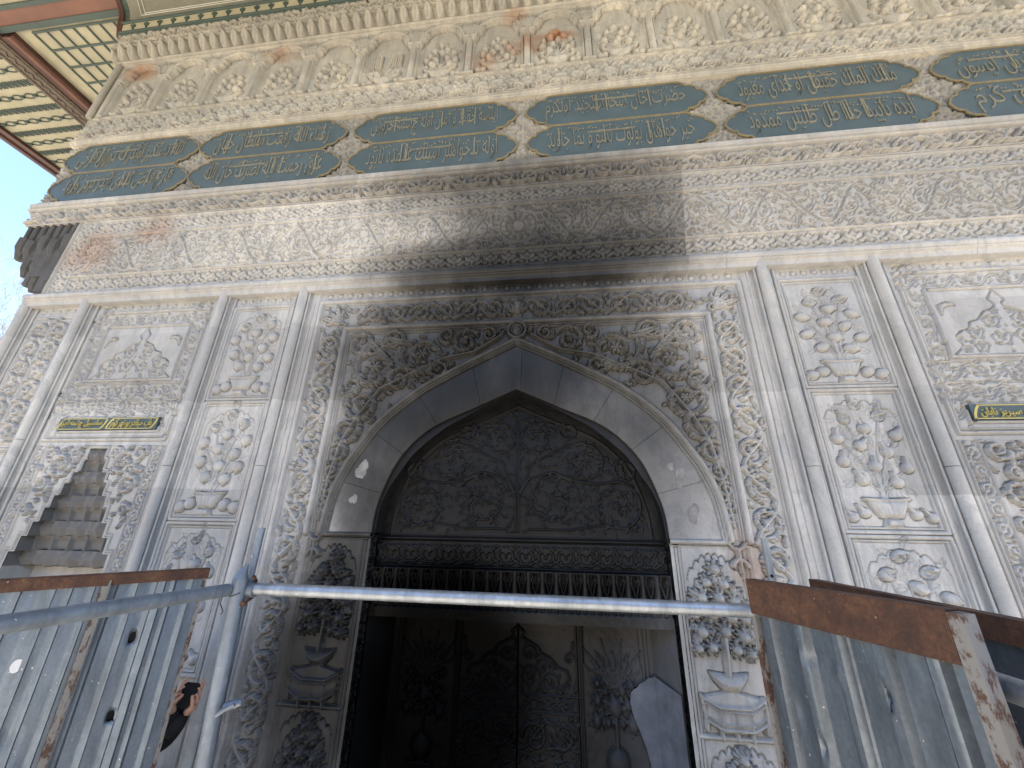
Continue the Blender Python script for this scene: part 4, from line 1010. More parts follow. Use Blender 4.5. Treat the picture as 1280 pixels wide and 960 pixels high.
moulding('upper_moulding', highM, -6.6, 6.6, [(7.292, .0), (7.30, .03), (7.325, .035)] + roll(7.35, .022, 6, .03) + [(7.375, .02), (7.385, .045), (7.40, .045), (7.402, .0)], -.01)
band('scroll_band', highM, -6.6, 6.6, 7.404, 7.59, 'vine', -.012, .010, 7, h=.045)
band('trefoil_band', highM, -6.6, 6.6, 7.592, 7.90, 'scallop', -.005, .009, 8, .21)

# ---- row of shallow arched niches with bowls of fruit
def arched_niche(xl, wd, seed, kind):
    z0, z1 = 7.902, 9.135; R = Relief(xl, xl + wd, z0, z1, .0075, seed); R.gmax = .05; R.gk = 1.3; R.gw = .013; r = R.rnd; xc = xl + wd / 2; hw = wd / 2 - .075
    zs = 8.74; arch = [(hw + .012, z0 + .02), (hw + .012, zs - .05), (hw - .02, zs - .02), (hw - .01, zs + .02)]
    for i in range(1, 11):
        a = PI / 2 * i / 10; arch.append(((hw - .01) * math.cos(a), zs + .02 + .30 * math.sin(a) ** 1.0))
    pl = [(xc + x, z) for x, z in arch] + [(xc - x, z) for x, z in arch[-2::-1]]
    q = R.poly_mask(pl); a_, b_, ins, D, X, Z = q; R.H[a_, b_] -= np.where(ins, .055 * sstep(D / .02), 0)
    rec = -.055
    R.stroke([(xc + x, z) for x, z in arch[3:]] + [(xc - x, z) for x, z in arch[-2:2:-1]], .022, .032)
    for s2 in (-1, 1):
        cx = xl if s2 < 0 else xl + wd
        R.stroke([(cx, z0), (cx, zs - .03)], .042, .034); R.stroke([(cx - .08, zs - .01), (cx + .08, zs - .01)], .026, .036); R.stroke([(cx - .06, zs - .07), (cx + .06, zs - .07)], .014, .03)
        R.stroke([(cx - .07, z0 + .02), (cx + .07, z0 + .02)], .025, .036)
        for k in range(5): R.leaf(cx, zs + .06, PI / 2 - s2 * -.25 * k, .26, .03, .022, 0, 1)
    R.fill(lambda x, z: z > zs + .06 and abs(x - xc) > np.interp(z, [p[1] for p in arch[4:]], [p[0] for p in arch[4:]]) + .03, 60, .10, .022)
    R.line(xl, z1 - .01, xl + wd, z1 - .01, .014, .03)
    # bowl with handles
    zb = z0 + .05; h = .045
    R.poly([(xc - .17, zb + .20), (xc - .14, zb + .11), (xc - .06, zb + .05), (xc - .08, zb), (xc + .08, zb), (xc + .06, zb + .05), (xc + .14, zb + .11), (xc + .17, zb + .20)], h, .06, rec, round_=True)
    for s2 in (-1, 1): R.stroke([(xc + s2 * .15, zb + .17), (xc + s2 * .21, zb + .21), (xc + s2 * .23, zb + .26), (xc + s2 * .19, zb + .28)], .018, h * .8, base=rec)
    if kind == 'baskets':
        for s2 in (-1, 1):
            for i in range(5):
                for j in range(6): R.blob(xc + s2 * .15 + (i - 2) * .035, zb + .42 + j * .045, .017, .02, 0, .04, rec)
            R.stroke([(xc, zb + .2), (xc + s2 * .1, zb + .38)], .008, .02, base=rec)
    else:
        lay = [(0, .72), (-.09, .64), (.10, .63), (-.17, .53), (.0, .55), (.17, .52), (-.2, .41), (-.07, .44), (.08, .43), (.2, .40), (-.12, .33), (.13, .32)] if kind == 'heap' else [(-.05, .66), (.1, .60), (-.14, .54), (.03, .50), (.17, .46), (-.17, .40), (.0, .38), (-.06, .30), (.12, .33)]
        for x, z in lay:
            x = xc + x + r.uniform(-.02, .02); z = zb + z + r.uniform(-.02, .02); q = r.uniform(.042, .054)
            R.stroke([(xc, zb + .2), ((x + xc) / 2, z - .08), (x, z)], .008, .02, base=rec); R.blob(x, z, q, q * r.uniform(.85, 1.15), r.uniform(0, 3), .055, rec)
            for _ in range(2): R.leaf(x, z, r.uniform(0, 6.3), .10, .018, .022, r.uniform(-1, 1), 0, rec)
    for x in (-.27, -.20, .2, .28): R.blob(xc + x, zb + .06 + r.uniform(0, .03), .045, .042, 0, .05, rec)
    R.build('arched_niche', highM, F, -.01)
wd_ = .815
kinds = {-3: 'baskets'}
for k in range(-8, 8):
    xl = .085 + wd_ * k
    arched_niche(xl, wd_, 100 + k, kinds.get(k, 'heap' if k in (-2, -1, 0, -8, 3) else 'branch'))
for sg, xa in ((-1, .085 - 8 * wd_), (1, .085 + 8 * wd_)):
    k = MB(); k.box(min(sg * 6.6, xa), max(sg * 6.6, xa), -.005, .1, 7.902, 9.135); k.tube([(sg * 6.57, -.03, 7.9), (sg * 6.57, -.03, 9.13)], .04, 10); k.build('corner_strip', highM, F, True, 40)
moulding('niche_moulding', highM, -6.62, 6.62, [(9.137, .01), (9.145, .04)] + roll(9.17, .02, 6, .035) + [(9.195, .03), (9.21, .03), (9.212, 0)], -.01)
def muqarnas():
    x0, x1 = -6.70, 6.70; R = Relief(x0, x1, 9.2, 9.42, .009, 61); X, Z = np.meshgrid(R.xs, R.zs); t = (Z - 9.2) / .22; p = .184
    u = X / p; f = u - np.floor(u); c = np.abs(2 * f - 1)        # 0 in the middle of a leaf, 1 in the gap
    leafw = np.sqrt(np.clip(1 - (2 * t - 1.0) ** 2 * .9, 0, 1)) * .72
    R.H = .02 + .10 * t + .05 * sstep((leafw - c) * 5) - .09 * sstep((c - leafw) * 5) * (1 - .6 * t)
    g = (np.abs(c - .0) < .12) & (t < .8); R.H -= .012 * g
    R.H += .03 * sstep((c - .82) * 8) * sstep((.5 - t) * 5)
    R.build('muqarnas_cornice', highM, F, -.01)
    R = Relief(-6.72, 6.72, 9.425, 9.76, .010, 62); R.vine(along_x(-6.66, 9.60), 13.3, .30, .27, .05, stem=.014); R.fill(lambda x, z: True, 1600, .1, .04, seed=4)
    R.line(-6.72, 9.435, 6.72, 9.435, .014, .03); R.build('scroll_band', highM, F, -.115)
muqarnas()

# ---- dark stalactite corbels that carry the square upper corner over the chamfer
def corbel(sg):
    cb = empty_part('corner_corbel')
    tiers = [(5.82, 5.55, 1.0), (5.55, 5.28, .78), (5.28, 5.02, .52), (5.02, 4.80, .26)]
    k = MB()
    for zt, zb, s in tiers:
        A = (-5.73, .02); B = (-5.73 - .83 * s, .02 + .0 * s); D = (-6.56, .02 + .85); q = (-5.73 - .83 * s, .02 + .83 * (1 - s)) if s < 1 else B
        pl = [A, (-5.73 - .83 * s, .02), (-6.56, .85 - .83 * s + .02) if s < 1 else (-6.56, .02), (-6.56, .95), (-5.73, .95)]
        n = len(pl); k.add([(x, y, zb) for x, y in pl] + [(x, y, zt) for x, y in pl], [tuple(range(n)), tuple(range(2 * n - 1, n - 1, -1))] + [(i, (i + 1) % n, (i + 1) % n + n, i + n) for i in range(n)])
    for i in range(7): k.tube([(-5.78 - i * .12, .01, 5.83), (-5.78 - i * .12, .012, 5.60)], .022, 8)
    for i, x in enumerate((-5.80, -5.98, -6.16, -6.34, -6.5)):
        z0 = 5.56 - .06 * (i % 2); k.tube([(x, .05, z0 + .06), (x, .04, z0 - .06), (x - .01, .05, z0 - .14), (x - .015, .05, z0 - .20)], [.085, .075, .05, .035], 8)
    for i, x in enumerate((-5.80, -5.97, -6.14, -6.28)): k.tube([(x, .08, 5.34), (x - .01, .07, 5.18), (x - .02, .08, 5.06)], [.085, .07, .035], 8)
    for i, x in enumerate((-5.80, -5.95, -6.08)): k.tube([(x, .10, 5.08), (x - .01, .09, 4.94), (x - .02, .1, 4.84)], [.08, .06, .03], 8)
    for x, z in ((-6.49, 5.32), (-6.27, 5.12), (-6.14, 4.90), (-5.84, 4.76)): k.tube([(x, .06, z + .18), (x - .005, .06, z + .07), (x - .01, .06, z + .02), (x - .01, .06, z)], [.055, .045, .05, .03], 8)
    if sg > 0: k.v = [(-x, y, z) for x, y, z in k.v]
    k.build('stalactite_block', M['corbel'], cb, True, 30)
def empty_part(name):
    o = bpy.data.objects.new(name, None); return link(o, F)
for sg in (-1, 1): corbel(sg)

# ================================================================== painted timber eaves
def eaves():
    G, CR, BR = M['green'], M['cream'], M['brown']
    # cornice along the wall top
    moulding('painted_cornice', G, -6.76, 6.76, [(9.762, .02)] + roll(9.785, .022, 6, .03) + roll(9.832, .020, 6, .045) + [(9.856, .03)], -.10)
    moulding('trefoil_fascia', CR, -6.78, 6.78, [(9.858, .05), (9.99, .075)], -.10)
    k = MB()
    for i in range(-26, 27):
        x = i * .25; y0 = -.165
        sh = [(-.012, .0), (.012, 0), (.016, .03), (.04, .05), (.05, .075), (.035, .09), (.018, .085), (0, .115), (-.018, .085), (-.035, .09), (-.05, .075), (-.04, .05), (-.016, .03)]
        n = len(sh); vs = []
        for d in (.0, .012):
            for a, b_ in sh: vs.append((x + a, -.152 - .19 * b_ - d, 9.866 + b_))
        k.add(vs, [tuple(range(2 * n - 1, n - 1, -1))] + [(j, (j + 1) % n, (j + 1) % n + n, j + n) for j in range(n)])
    k.build('trefoil_ornament', G, F)
    moulding('cove_bead', G, -6.80, 6.80, [(9.992, .07)] + roll(10.015, .022, 6, .085) + [(10.04, .07)], -.10)
    cove = [(10.042, .08)] + [(10.042 + .46 * math.sin(a), .08 + .62 * (1 - math.cos(a))) for a in [PI / 2 * i / 10 for i in range(1, 11)]]
    moulding('painted_cove', M['greyolive'], -6.62, 6.62, cove, -.10)
    k = MB()   # white lining and flower spray painted on the cove: thin raised lines
    def cv(x, t, d=.003):
        a = PI / 2 * t; return (x, -.10 - (.08 + .62 * (1 - math.cos(a))) - d * math.cos(a), 10.042 + .46 * math.sin(a) - d * math.sin(a))
    for x0, x1 in [(-6.4 + i * 2.6, -6.4 + i * 2.6 + 2.4) for i in range(5)]:
        for q in (0., .07):
            pts = [cv(x0 + q, .14 + q * .6), cv(x1 - q, .14 + q * .6), cv(x1 - q, .5), cv(x1 - q, .86 - q * .6), cv(x0 + q, .86 - q * .6), cv(x0 + q, .5), cv(x0 + q, .14 + q * .6)]
            k.tube(pts, .006, 4)
        for i in range(9):
            c = cv((x0 + x1) / 2 + (i - 4) * .09, .36 + .06 * (i % 2)); k.tube([(c[0] - .02, c[1], c[2]), (c[0] + .02, c[1], c[2] + .01)], [.004, .014], 5)
    k.build('white_lining', M['white'], F)
    for sg in (-1, 1):
        k = MB(); poly = [(-.10, 9.99)] + [(-.10 - p_, z) for z, p_ in cove] + [(-.10, 10.5)]
        n = len(poly); xs = (sg * 6.625, sg * 6.72); k.add([(xs[0], y, z) for y, z in poly] + [(xs[1], y, z) for y, z in poly], [tuple(range(n)), tuple(range(2 * n - 1, n - 1, -1))] + [(i, (i + 1) % n, (i + 1) % n + n, i + n) for i in range(n)])
        k.build('cove_end', G, F)
    # soffits
    Z = 10.5
    k = MB(); k.box(-9.28, 9.28, -.10, 11.6, Z, Z + .05); k.build('soffit_board', CR, F)
    k = MB(); k.box(-9.9, 9.9, -5.5, -.44, Z, Z + .05); k.build('soffit_board', CR, F)
    for xa in (-12.0, 9.9): k = MB(); k.box(xa, xa + 2.1, -5.4, 12, Z - .02, Z + .05); k.build('outer_soffit', CR, F)
    k = MB()
    for sg in (-1, 1):
        xs = [sg * (8.95 - .275 * i) for i in range(9)]
        for x in xs: k.box(x - .016, x + .016, -.065, 11, Z - .022, Z + .01)
        for j in range(40): k.box(min(xs[0], xs[-1]), max(xs[0], xs[-1]), -.072 + j * .283, -.04 + j * .283, Z - .02, Z + .01)
    for i in range(-20, 21): k.box(i * .275 - .016, i * .275 + .016, -4.1, -1.0, Z - .022, Z + .01)
    for j in range(11): k.box(-5.5, 5.5, -4.1 + j * .3, -4.068 + j * .3, Z - .02, Z + .01)
    k.build('soffit_lattice', G, F)
    # beams that run out along the front and round the corner
    for name, m_, y0, y1, d in (('green_beam', G, -.205, -.115, .05), ('brown_beam', BR, -.40, -.2055, .035), ('green_beam', G, -.46, -.4005, .05)):
        for xa in (-9.9, 6.73): k = MB(); k.box(xa, xa + 3.17, y0, y1, Z - d, Z + .12); k.build(name, m_, F)
    for sg in (-1, 1):
        k = MB()
        for d, r_ in ((6.735, .022), (6.775, .03)): k.tube([(sg * d, -.10 - p_ - .015, z) for z, p_ in [(9.77, .0), (9.9, .04)] + cove], r_, 8)
        k.build('corner_bead', M['darkbrown'], F)
    for sg in (-1, 1):
        k = MB(); k.box(min(sg * 9.28, sg * 9.56), max(sg * 9.28, sg * 9.56), -.09, 11.6, Z - .10, Z + .1); k.build('side_beam', M['darkbrown'], F)
        k = MB(); k.tube([(sg * 9.36, -.09, Z - .10), (sg * 9.36, 11.6, Z - .10)], .045, 8); k.build('beam_bead', BR, F, True, 40)
        k = MB(); k.box(min(sg * 9.561, sg * 9.92), max(sg * 9.561, sg * 9.92), -5.3, 11.6, Z - .13, Z + .1)
        for d in (9.62, 9.86): k.tube([(sg * d, -5.3, Z - .13), (sg * d, 11.6, Z - .13)], .03, 8)
        zz = []
        for i in range(240): zz.append((sg * (9.74 + .035 * (1 if i % 2 else -1)), -4.2 + i * .065, Z - .138))
        k.tube(zz, .016, 5); k.build('carved_rail', M['wood'], F, True, 40)
        # interlaced strips: links and ropes in turn
        k = MB(); y = -4.0; i = 0
        while y < 11:
            x = 9.98
            while x < 11.85:
                if i % 2:
                    L = .30
                    for s2 in (-1, 1): k.tube([(sg * (x + L * q), y + s2 * .045 * math.sin(PI * q), Z - .028) for q in (0, .2, .4, .6, .8, 1)], .014, 5)
                    k.tube([(sg * (x - .03), y, Z - .028), (sg * (x + .05), y, Z - .028)], .032, 6); x += L
                else:
                    L = .15
                    for s2 in (-.03, .03): k.tube([(sg * (x + s2 + .05), y - .055, Z - .028), (sg * (x + s2 + .02), y, Z - .034), (sg * (x + s2 - .03), y + .055, Z - .028)], .016, 5)
                    k.tube([(sg * x, y + .05, Z - .028), (sg * (x + L), y - .05, Z - .026)], .012, 5); x += L
            y += .232; i += 1
        k.build('interlaced_strips', M['green'], F)
        k = MB(); k.box(min(sg * 11.9, sg * 12.02), max(sg * 11.9, sg * 12.02), -5.4, 12, Z - .10, Z + .25); k.box(min(sg * 12.02, sg * 12.3), max(sg * 12.02, sg * 12.3), -5.4, 12, Z - .06, Z + .3); k.tube([(sg * 12.16, -5.4, Z - .06), (sg * 12.16, 12, Z - .06)], .05, 8); k.build('fascia', M['darkbrown'], F)
    k = MB(); k.box(-12.3, 12.3, -5.75, -5.4, Z - .06, Z + .3); k.build('fascia', M['darkbrown'], F)
    # lead roof above
    k = MB(); k.add([(-12.4, -5.8, 10.8), (12.4, -5.8, 10.8), (12.4, 16, 10.8), (-12.4, 16, 10.8), (-5, 3.5, 13), (5, 3.5, 13), (5, 8, 13), (-5, 8, 13)], [(0, 1, 5, 4), (1, 2, 6, 5), (2, 3, 7, 6), (3, 0, 4, 7), (4, 5, 6, 7), (3, 2, 1, 0)])
    k.build('roof', plain('lead_roof', (.25, .26, .27), .6), F)
eaves()

# ================================================================== site fence of old sheet metal
def galv(name, base, alt, rough=.38, metal=.75, spang=70):
    m, t, bs = mat_new(name); b = NB(t); p = b.pos()
    vo = b.n('ShaderNodeTexVoronoi'); b.put(vo.inputs['Vector'], p); vo.inputs['Scale'].default_value = spang
    c = b.mix(b.math('MULTIPLY', vo.outputs['Distance'], .6), base, alt)
    c = b.mix(b.ramp(b.noise(b.vmath('MULTIPLY', p, (6, 6, 1.2)), 2.5, 7, .7), (.42, 0.), (.7, .75)), c, tuple(v * .55 for v in alt))
    sc_ = b.ramp(b.noise(b.vmath('MULTIPLY', p, (30, 30, 4)), 3.0, 5, .75), (.66, 0.), (.74, .6)); c = b.mix(sc_, c, (.62, .63, .64))
    sp = b.ramp(b.noise(p, 75, 2, .5), (.73, 0.), (.76, 1.)); c = b.mix(sp, c, (.6, .6, .58))
    t.links.new(c, bs.inputs['Base Color']); bs.inputs['Metallic'].default_value = metal
    t.links.new(b.math('ADD', b.math('MULTIPLY', b.noise(p, 20, 5, .7), .35), rough - .15), bs.inputs['Roughness'])
    t.links.new(b.bump(b.math('ADD', b.noise(p, 12, 4, .6), b.math('MULTIPLY', b.noise(p, 110, 3, .6), .15)), .25, .01), bs.inputs['Normal'])
    return m
M['sheet_blue'] = galv('weathered_blue_grey_sheet', (.20, .245, .30), (.145, .18, .225), .44, .55)
M['sheet'] = galv('weathered_zinc_sheet', (.185, .215, .25), (.115, .14, .17), .40, .6)
M['tube_blue'] = galv('dull_blue_grey_tube', (.22, .26, .31), (.15, .18, .22), .5, .45, 40)
M['tube_grey'] = galv('pale_grey_tube', (.36, .38, .39), (.28, .30, .31), .55, .35, 40)
M['tube'] = galv('zinc_plated_tube', (.40, .44, .49), (.28, .315, .36), .46, .8, 60)
def rust_mat():
    m, t, bs = mat_new('rusty_steel'); b = NB(t); p = b.pos()
    n = b.noise(p, 11, 8, .72); n2 = b.noise(p, 90, 5, .7)
    c = b.ramp(n, (.28, (.028, .015, .011)), (.45, (.075, .032, .018)), (.60, (.125, .056, .028)), (.78, (.20, .12, .065)))
    c = b.mix(b.ramp(n2, (.42, 0.), (.66, .75)), c, (.036, .02, .015)); c = b.mix(b.ramp(b.noise(p, 60, 2), (.72, 0.), (.76, .8)), c, (.40, .36, .31))
    t.links.new(c, bs.inputs['Base Color']); bs.inputs['Roughness'].default_value = .78
    t.links.new(b.bump(b.math('ADD', n, n2), .5, .004), bs.inputs['Normal']); return m
M['rust'] = rust_mat()
def peel_mat():
    m, t, bs = mat_new('peeling_grey_paint'); b = NB(t); p = b.pos()
    n = b.noise(b.vmath('MULTIPLY', p, (1, 1, .5)), 26, 7, .7)
    c = b.mix(b.ramp(n, (.50, 0.), (.56, 1.)), (.20, .195, .185), (.075, .038, .024)); c = b.mix(b.ramp(b.noise(p, 70, 4), (.55, 0.), (.75, .6)), c, (.20, .18, .16))
    t.links.new(c, bs.inputs['Base Color']); bs.inputs['Roughness'].default_value = .7
    t.links.new(b.bump(n, .5, .003), bs.inputs['Normal']); return m
M['peel'] = peel_mat()

def fence(name, label, A, B, L, ztop, zsheet, prof, sheet_mat, holes=(), rail=None, posts=(), dents=(), seed=1, patches=()):
    """A = end of the top edge, running L metres towards B; local x = along, local -y = the side that is looked at"""
    d = Vector((B[0] - A[0], B[1] - A[1])).normalized(); n = Vector((-d.y, d.x))
    if n.dot(Vector((.36 - A[0], -3.2 - A[1]))) < 0: n = -n
    T = lambda u, q, z: (A[0] + d.x * u + n.x * q, A[1] + d.y * u + n.y * q, z)
    root = empty(name, label, 'fence panel', (A[0], A[1], 0), 'sheet metal fence round the works'); inv = Vector((A[0], A[1], 0))
    def put(nm, vs, fs, mat, smooth=False, sharp=None):
        return mesh_obj(nm, [tuple(Vector(T(*v)) - inv) for v in vs], fs, mat, root, smooth, sharp)
    def boxp(nm, lst, mat):
        k = MB()
        for q in lst: k.box(*q)
        return put(nm, k.v, k.f, mat)
    # corrugated sheet
    us = np.arange(0, L + 1e-6, .006); zs = np.arange(.12, zsheet + 1e-6, .014); r = np.random.RandomState(seed)
    U, Z = np.meshgrid(us, zs); Q = prof(U)
    for (hu, hz, rad, amp) in dents: Q = Q + amp * np.exp(-(((U - hu) ** 2 + ((Z - hz) * .6) ** 2) / rad ** 2))
    for _ in range(14): Q = Q + r.uniform(-.004, .004) * np.exp(-(((U - r.uniform(0, L)) / .10) ** 2 + ((Z - r.uniform(.8, 1.9)) / .16) ** 2))
    drop = np.zeros(U.shape, bool)
    for hu, hz, ru, rz in holes:
        w_ = np.sqrt(((U - hu) / ru) ** 2 + ((Z - hz) / rz) ** 2); ins = w_ < 1; near = (w_ >= 1) & (w_ < 1.55)
        drop |= ins; U = np.where(near, hu + (U - hu) / np.where(near, w_, 1), U); Z = np.where(near, hz + (Z - hz) / np.where(near, w_, 1), Z)
        Q = Q - np.where(near, .004, 0)
    nz, nx = U.shape; idx = np.arange(nz * nx).reshape(nz, nx)
    fs = [tuple(int(v) for v in q) for q in np.stack([idx[:-1, :-1], idx[:-1, 1:], idx[1:, 1:], idx[1:, :-1]], -1).reshape(-1, 4)]
    dd = drop.reshape(-1); fs = [f for f in fs if not any(dd[v] for v in f)]
    o = put('metal_sheet', list(zip(U.ravel(), Q.ravel(), Z.ravel())), fs, sheet_mat, True, 25)
    sm = o.modifiers.new('thick', 'SOLIDIFY'); sm.thickness = .0012
    if rail: rail(boxp)
    for q in posts: boxp(*q)
    for hu, hz, ru, rz, mt in patches:
        vs = [(hu + ru * math.cos(a), float(np.interp(hu, us, prof(us))) + .004, hz + rz * math.sin(a)) for a in [2 * PI * i / 20 for i in range(20)]]
        vs += [(u, q - .003, z) for u, q, z in vs]
        put('round_sticker', vs, [tuple(range(20)), tuple(range(39, 19, -1))] + [(i, (i + 1) % 20, (i + 1) % 20 + 20, i + 20) for i in range(20)], mt)
    return root
def trapez(pitch, wide, h, ph=0.):
    def f(u):
        t = np.mod(u + ph, pitch); e = .011
        return h * np.clip((t - .0) / e, 0, 1) * np.clip((wide - t) / e, 0, 1)
    return f
def sharp_ribs(u):
    t = np.mod(u + .03, .086); q = .012 * np.clip(t / .004, 0, 1) * np.clip(1 - (t - .006) / .020, 0, 1)
    for c in (.21, .65): q = np.maximum(q, .020 * np.clip((u - c + .02) / .005, 0, 1) * np.clip(1 - (u - c + .012) / .05, 0, 1))
    return q
M['hole_shade'] = plain('black_hole_shade', (.012, .012, .013), .9)
white_dot = plain('white_paper_disc', (.75, .76, .76), .7, var=.08)
fence('sheet_metal_fence', 'blue grey ribbed metal fence on the left with rusty top rail and round white sticker', (-1.89, -.74), (-2.30, -1.46), 1.75, 1.93, 1.90, sharp_ribs, M['sheet_blue'],
      holes=[(.266, 1.594, .016, .028), (.252, 1.239, .014, .026)],
      rail=lambda bp: (bp('top_rail', [(-.012, 1.76, .018, .023, 1.872, 1.93), (-.012, 1.76, -.03, .023, 1.926, 1.931)], M['rust']), bp('end_frame', [(-.012, .006, -.03, .012, .1, 1.871)], M['peel'])),
      posts=[('hole_shade_strip', [(.225, .30, -.05, -.02, .1, 1.86)], M['hole_shade']), ('post', [(.440, .470, .014, .026, .1, 1.871), (.440, .446, .026, .040, .1, 1.90)], M['peel']), ('post', [(1.20, 1.23, .014, .026, .1, 1.871)], M['peel'])],  # first entry: black strip added behind the holes to paint their shade
      dents=[(.60, 1.25, .03, -.008), (.56, 1.12, .03, .006), (.2, 1.4, .025, -.004)], seed=3, patches=[(.665, 1.55, .019, .028, white_dot)])
fence('sheet_metal_fence', 'zinc grey corrugated fence panel under a wide rusty plate with a peeling end post', (1.09, -1.48), (1.31, -2.05), .60, 2.04, 1.97, trapez(.118, .048, .024, -.03), M['sheet'],
      holes=[(.394, 1.803, .009, .018)],
      rail=lambda bp: (bp('rusty_plate', [(0., .590, .026, .032, 1.925, 2.037), (0., .59, -.012, .032, 2.0375, 2.040)], M['rust']), bp('end_frame', [(-.012, .004, -.01, .022, .1, 1.924)], M['peel'])),
      posts=[('end_post', [(.591, .622, -.012, .032, .0, 2.034)], M['peel'])],
      dents=[(.147, 1.826, .010, .012), (.187, 1.834, .010, -.010), (.263, 1.814, .012, .010), (.144, 1.60, .010, .012), (.174, 1.605, .010, -.010), (.10, 1.66, .02, -.008), (.05, 1.75, .02, -.006)], seed=5)
fence('sheet_metal_fence', 'dark corrugated fence panel with thin rusty rail, standing behind the wide rusty plate', (1.75, -.69), (1.74, -1.71), 2.3, 1.97, 1.94, trapez(.20, .07, .024), M['sheet'],
      rail=lambda bp: (bp('top_rail', [(0., 2.3, .026, .032, 1.90, 1.97), (0., 2.3, -.02, .032, 1.9702, 1.974)], M['rust']),),
      posts=[('post', [(.78, .82, -.05, -.01, .0, 1.9)], M['peel'])], seed=7)

# ================================================================== scaffold tubes
def pole(label, pts, r, mat, ends=True, extra=None, name='scaffold_pole'):
    base = Vector(pts[0]); k = MB(); k.tube([Vector(p) - base for p in pts], r, 20)
    o = mesh_obj(name, k.v, k.f, mat, None, True, 40); o.location = base; tag(o, label, 'scaffold pole', 'scaffold tubes before the doorway')
    return o, base
up, b0 = pole('thick blue grey upright scaffold pole standing left of the dark doorway', [(-.907, -1.5, 0), (-1.021, -1.5, 1.975)], .0295, M['tube_blue'])
k = MB(); k.tube([Vector((-1.0215, -1.5, 1.976)) - b0, Vector((-1.020, -1.5, 2.0)) - b0, Vector((-1.010, -1.492, 2.03)) - b0], [.0285, .022, .006], 12)
k.build('crimped_cap', M['tube_blue'], up, True, 40)
k = MB(); k.tube([Vector((-.952, -1.5, 1.530)) - b0, Vector((-.905, -1.5, 1.543)) - b0, Vector((-.885, -1.5, 1.546)) - b0], [.016, .015, .009], 10); k.tube([Vector((-.955, -1.535, 1.515)) - b0, Vector((-.925, -1.535, 1.535)) - b0, Vector((-.893, -1.53, 1.55)) - b0], [.008, .009, .006], 8)
k.build('lug', M['tube_blue'], up, True, 40)
for i in range(2): pass
tl, b1 = pole('thin grey upright tube beside the clamp, top bolted, left of the doorway', [(-1.036, -1.435, 0), (-1.028, -1.435, 2.183)], .0155, M['tube_blue'])
k = MB(); k.tube([Vector((-1.028, -1.455, 2.062)) - b1, Vector((-1.028, -1.449, 2.062)) - b1], .006, 8); k.build('bolt', M['tube'], tl)
tr, b2 = pole('short pale grey tube end rising behind the rusty plate, right of the doorway', [(1.389, -1.0, 0), (1.386, -1.0, 2.179)], .0165, M['tube_grey'])
k = MB(); k.tube([Vector((1.380, -1.018, 2.01)) - b2, Vector((1.380, -1.0145, 2.01)) - b2], .0075, 10); k.build('bolt', plain('dark_hole', (.01, .01, .01), .9), tr)  # dark disc painted for the shade inside a bolt hole
pole('long shiny zinc scaffold rail crossing in front of the dark doorway', [(-1.0, -1.468, 1.935), (1.15, -1.468, 1.929)], .0245, M['tube'], name='scaffold_rail')
pole('dull blue grey scaffold rail running past the sheet metal fence on the left', [(-1.045, -1.53, 1.935), (-1.15, -2.18, 1.932), (-1.27, -2.95, 1.93)], .0255, M['tube_blue'], name='scaffold_rail')
pole('grey scaffold rail passing between the peeling end post and the dark fence panel', [(1.375, -1.3, 1.88), (1.37, -3.0, 1.88)], .027, M['tube'], name='scaffold_rail')
def clamp():
    b = Vector((-1.0, -1.47, 1.93)); root = empty('scaffold_clamp', 'grey steel scaffold clamp with bolts joining the rails to the thick upright', 'clamp', b)
    k = MB(); k.tube([(-.03, .03, -.05), (-.028, .03, .03)], .024, 12); k.box(-.045, .015, -.012, .055, -.016, -.006); k.tube([(.012, -.0, .0), (.04, .0, 0)], .029, 14); k.build('coupler', M['tube_blue'], root, True, 40)
    k = MB(); k.tube([(.02, .02, -.03), (.025, -.035, -.045)], .006, 8); k.tube([(.025, -.03, -.045), (.025, -.042, -.048)], .011, 6); k.build('bolt', M['rust'], root)
    k = MB(); k.tube([(.01, .03, .03), (.03, -.02, .055), (.038, -.03, .05)], [.007, .008, .004], 8); k.build('wing_nut', M['rust'], root)
    k = MB(); k.tube([(-.06, -.06, -.02), (-.058, -.065, -.045), (-.045, -.065, -.06), (-.04, -.06, -.075), (-.05, -.055, -.085)], .0022, 5); k.tube([(-.05, -.062, .0), (-.02, -.066, -.018), (.01, -.05, -.005)], .0022, 5); k.build('tie_wire', plain('dark_wire', (.06, .06, .065), .5, .6), root)
clamp()

# ================================================================== the person behind the left fence
skin = plain('skin', (.44, .245, .17), .55, var=.12, scale=30, bump=.05)
cloth = plain('black_cloth', (.010, .010, .012), .9, var=.2, scale=40, bump=.2)
def skinned(name, chains, mat, parent, root_first=True, sub=2):
    """chains = list of lists of (x, y, z, r); a chain that starts on an earlier vertex joins it"""
    vs, es, rs = [], [], []
    def vid(p):
        for i, v in enumerate(vs):
            if (Vector(v) - Vector(p[:3])).length < 1e-5: return i
        vs.append(p[:3]); rs.append(p[3]); return len(vs) - 1
    for ch in chains:
        ids = [vid(p) for p in ch]; es += [(a, b_) for a, b_ in zip(ids, ids[1:])]
    m = bpy.data.meshes.new(name); m.from_pydata(vs, es, []); o = link(bpy.data.objects.new(name, m), parent)
    sk = o.modifiers.new('skin', 'SKIN'); sk.use_smooth_shade = True
    for i, d in enumerate(m.skin_vertices[0].data): d.radius = (rs[i], rs[i]); d.use_root = (i == 0)
    ss = o.modifiers.new('sub', 'SUBSURF'); ss.levels = sub; ss.render_levels = sub
    m.materials.append(mat); return o
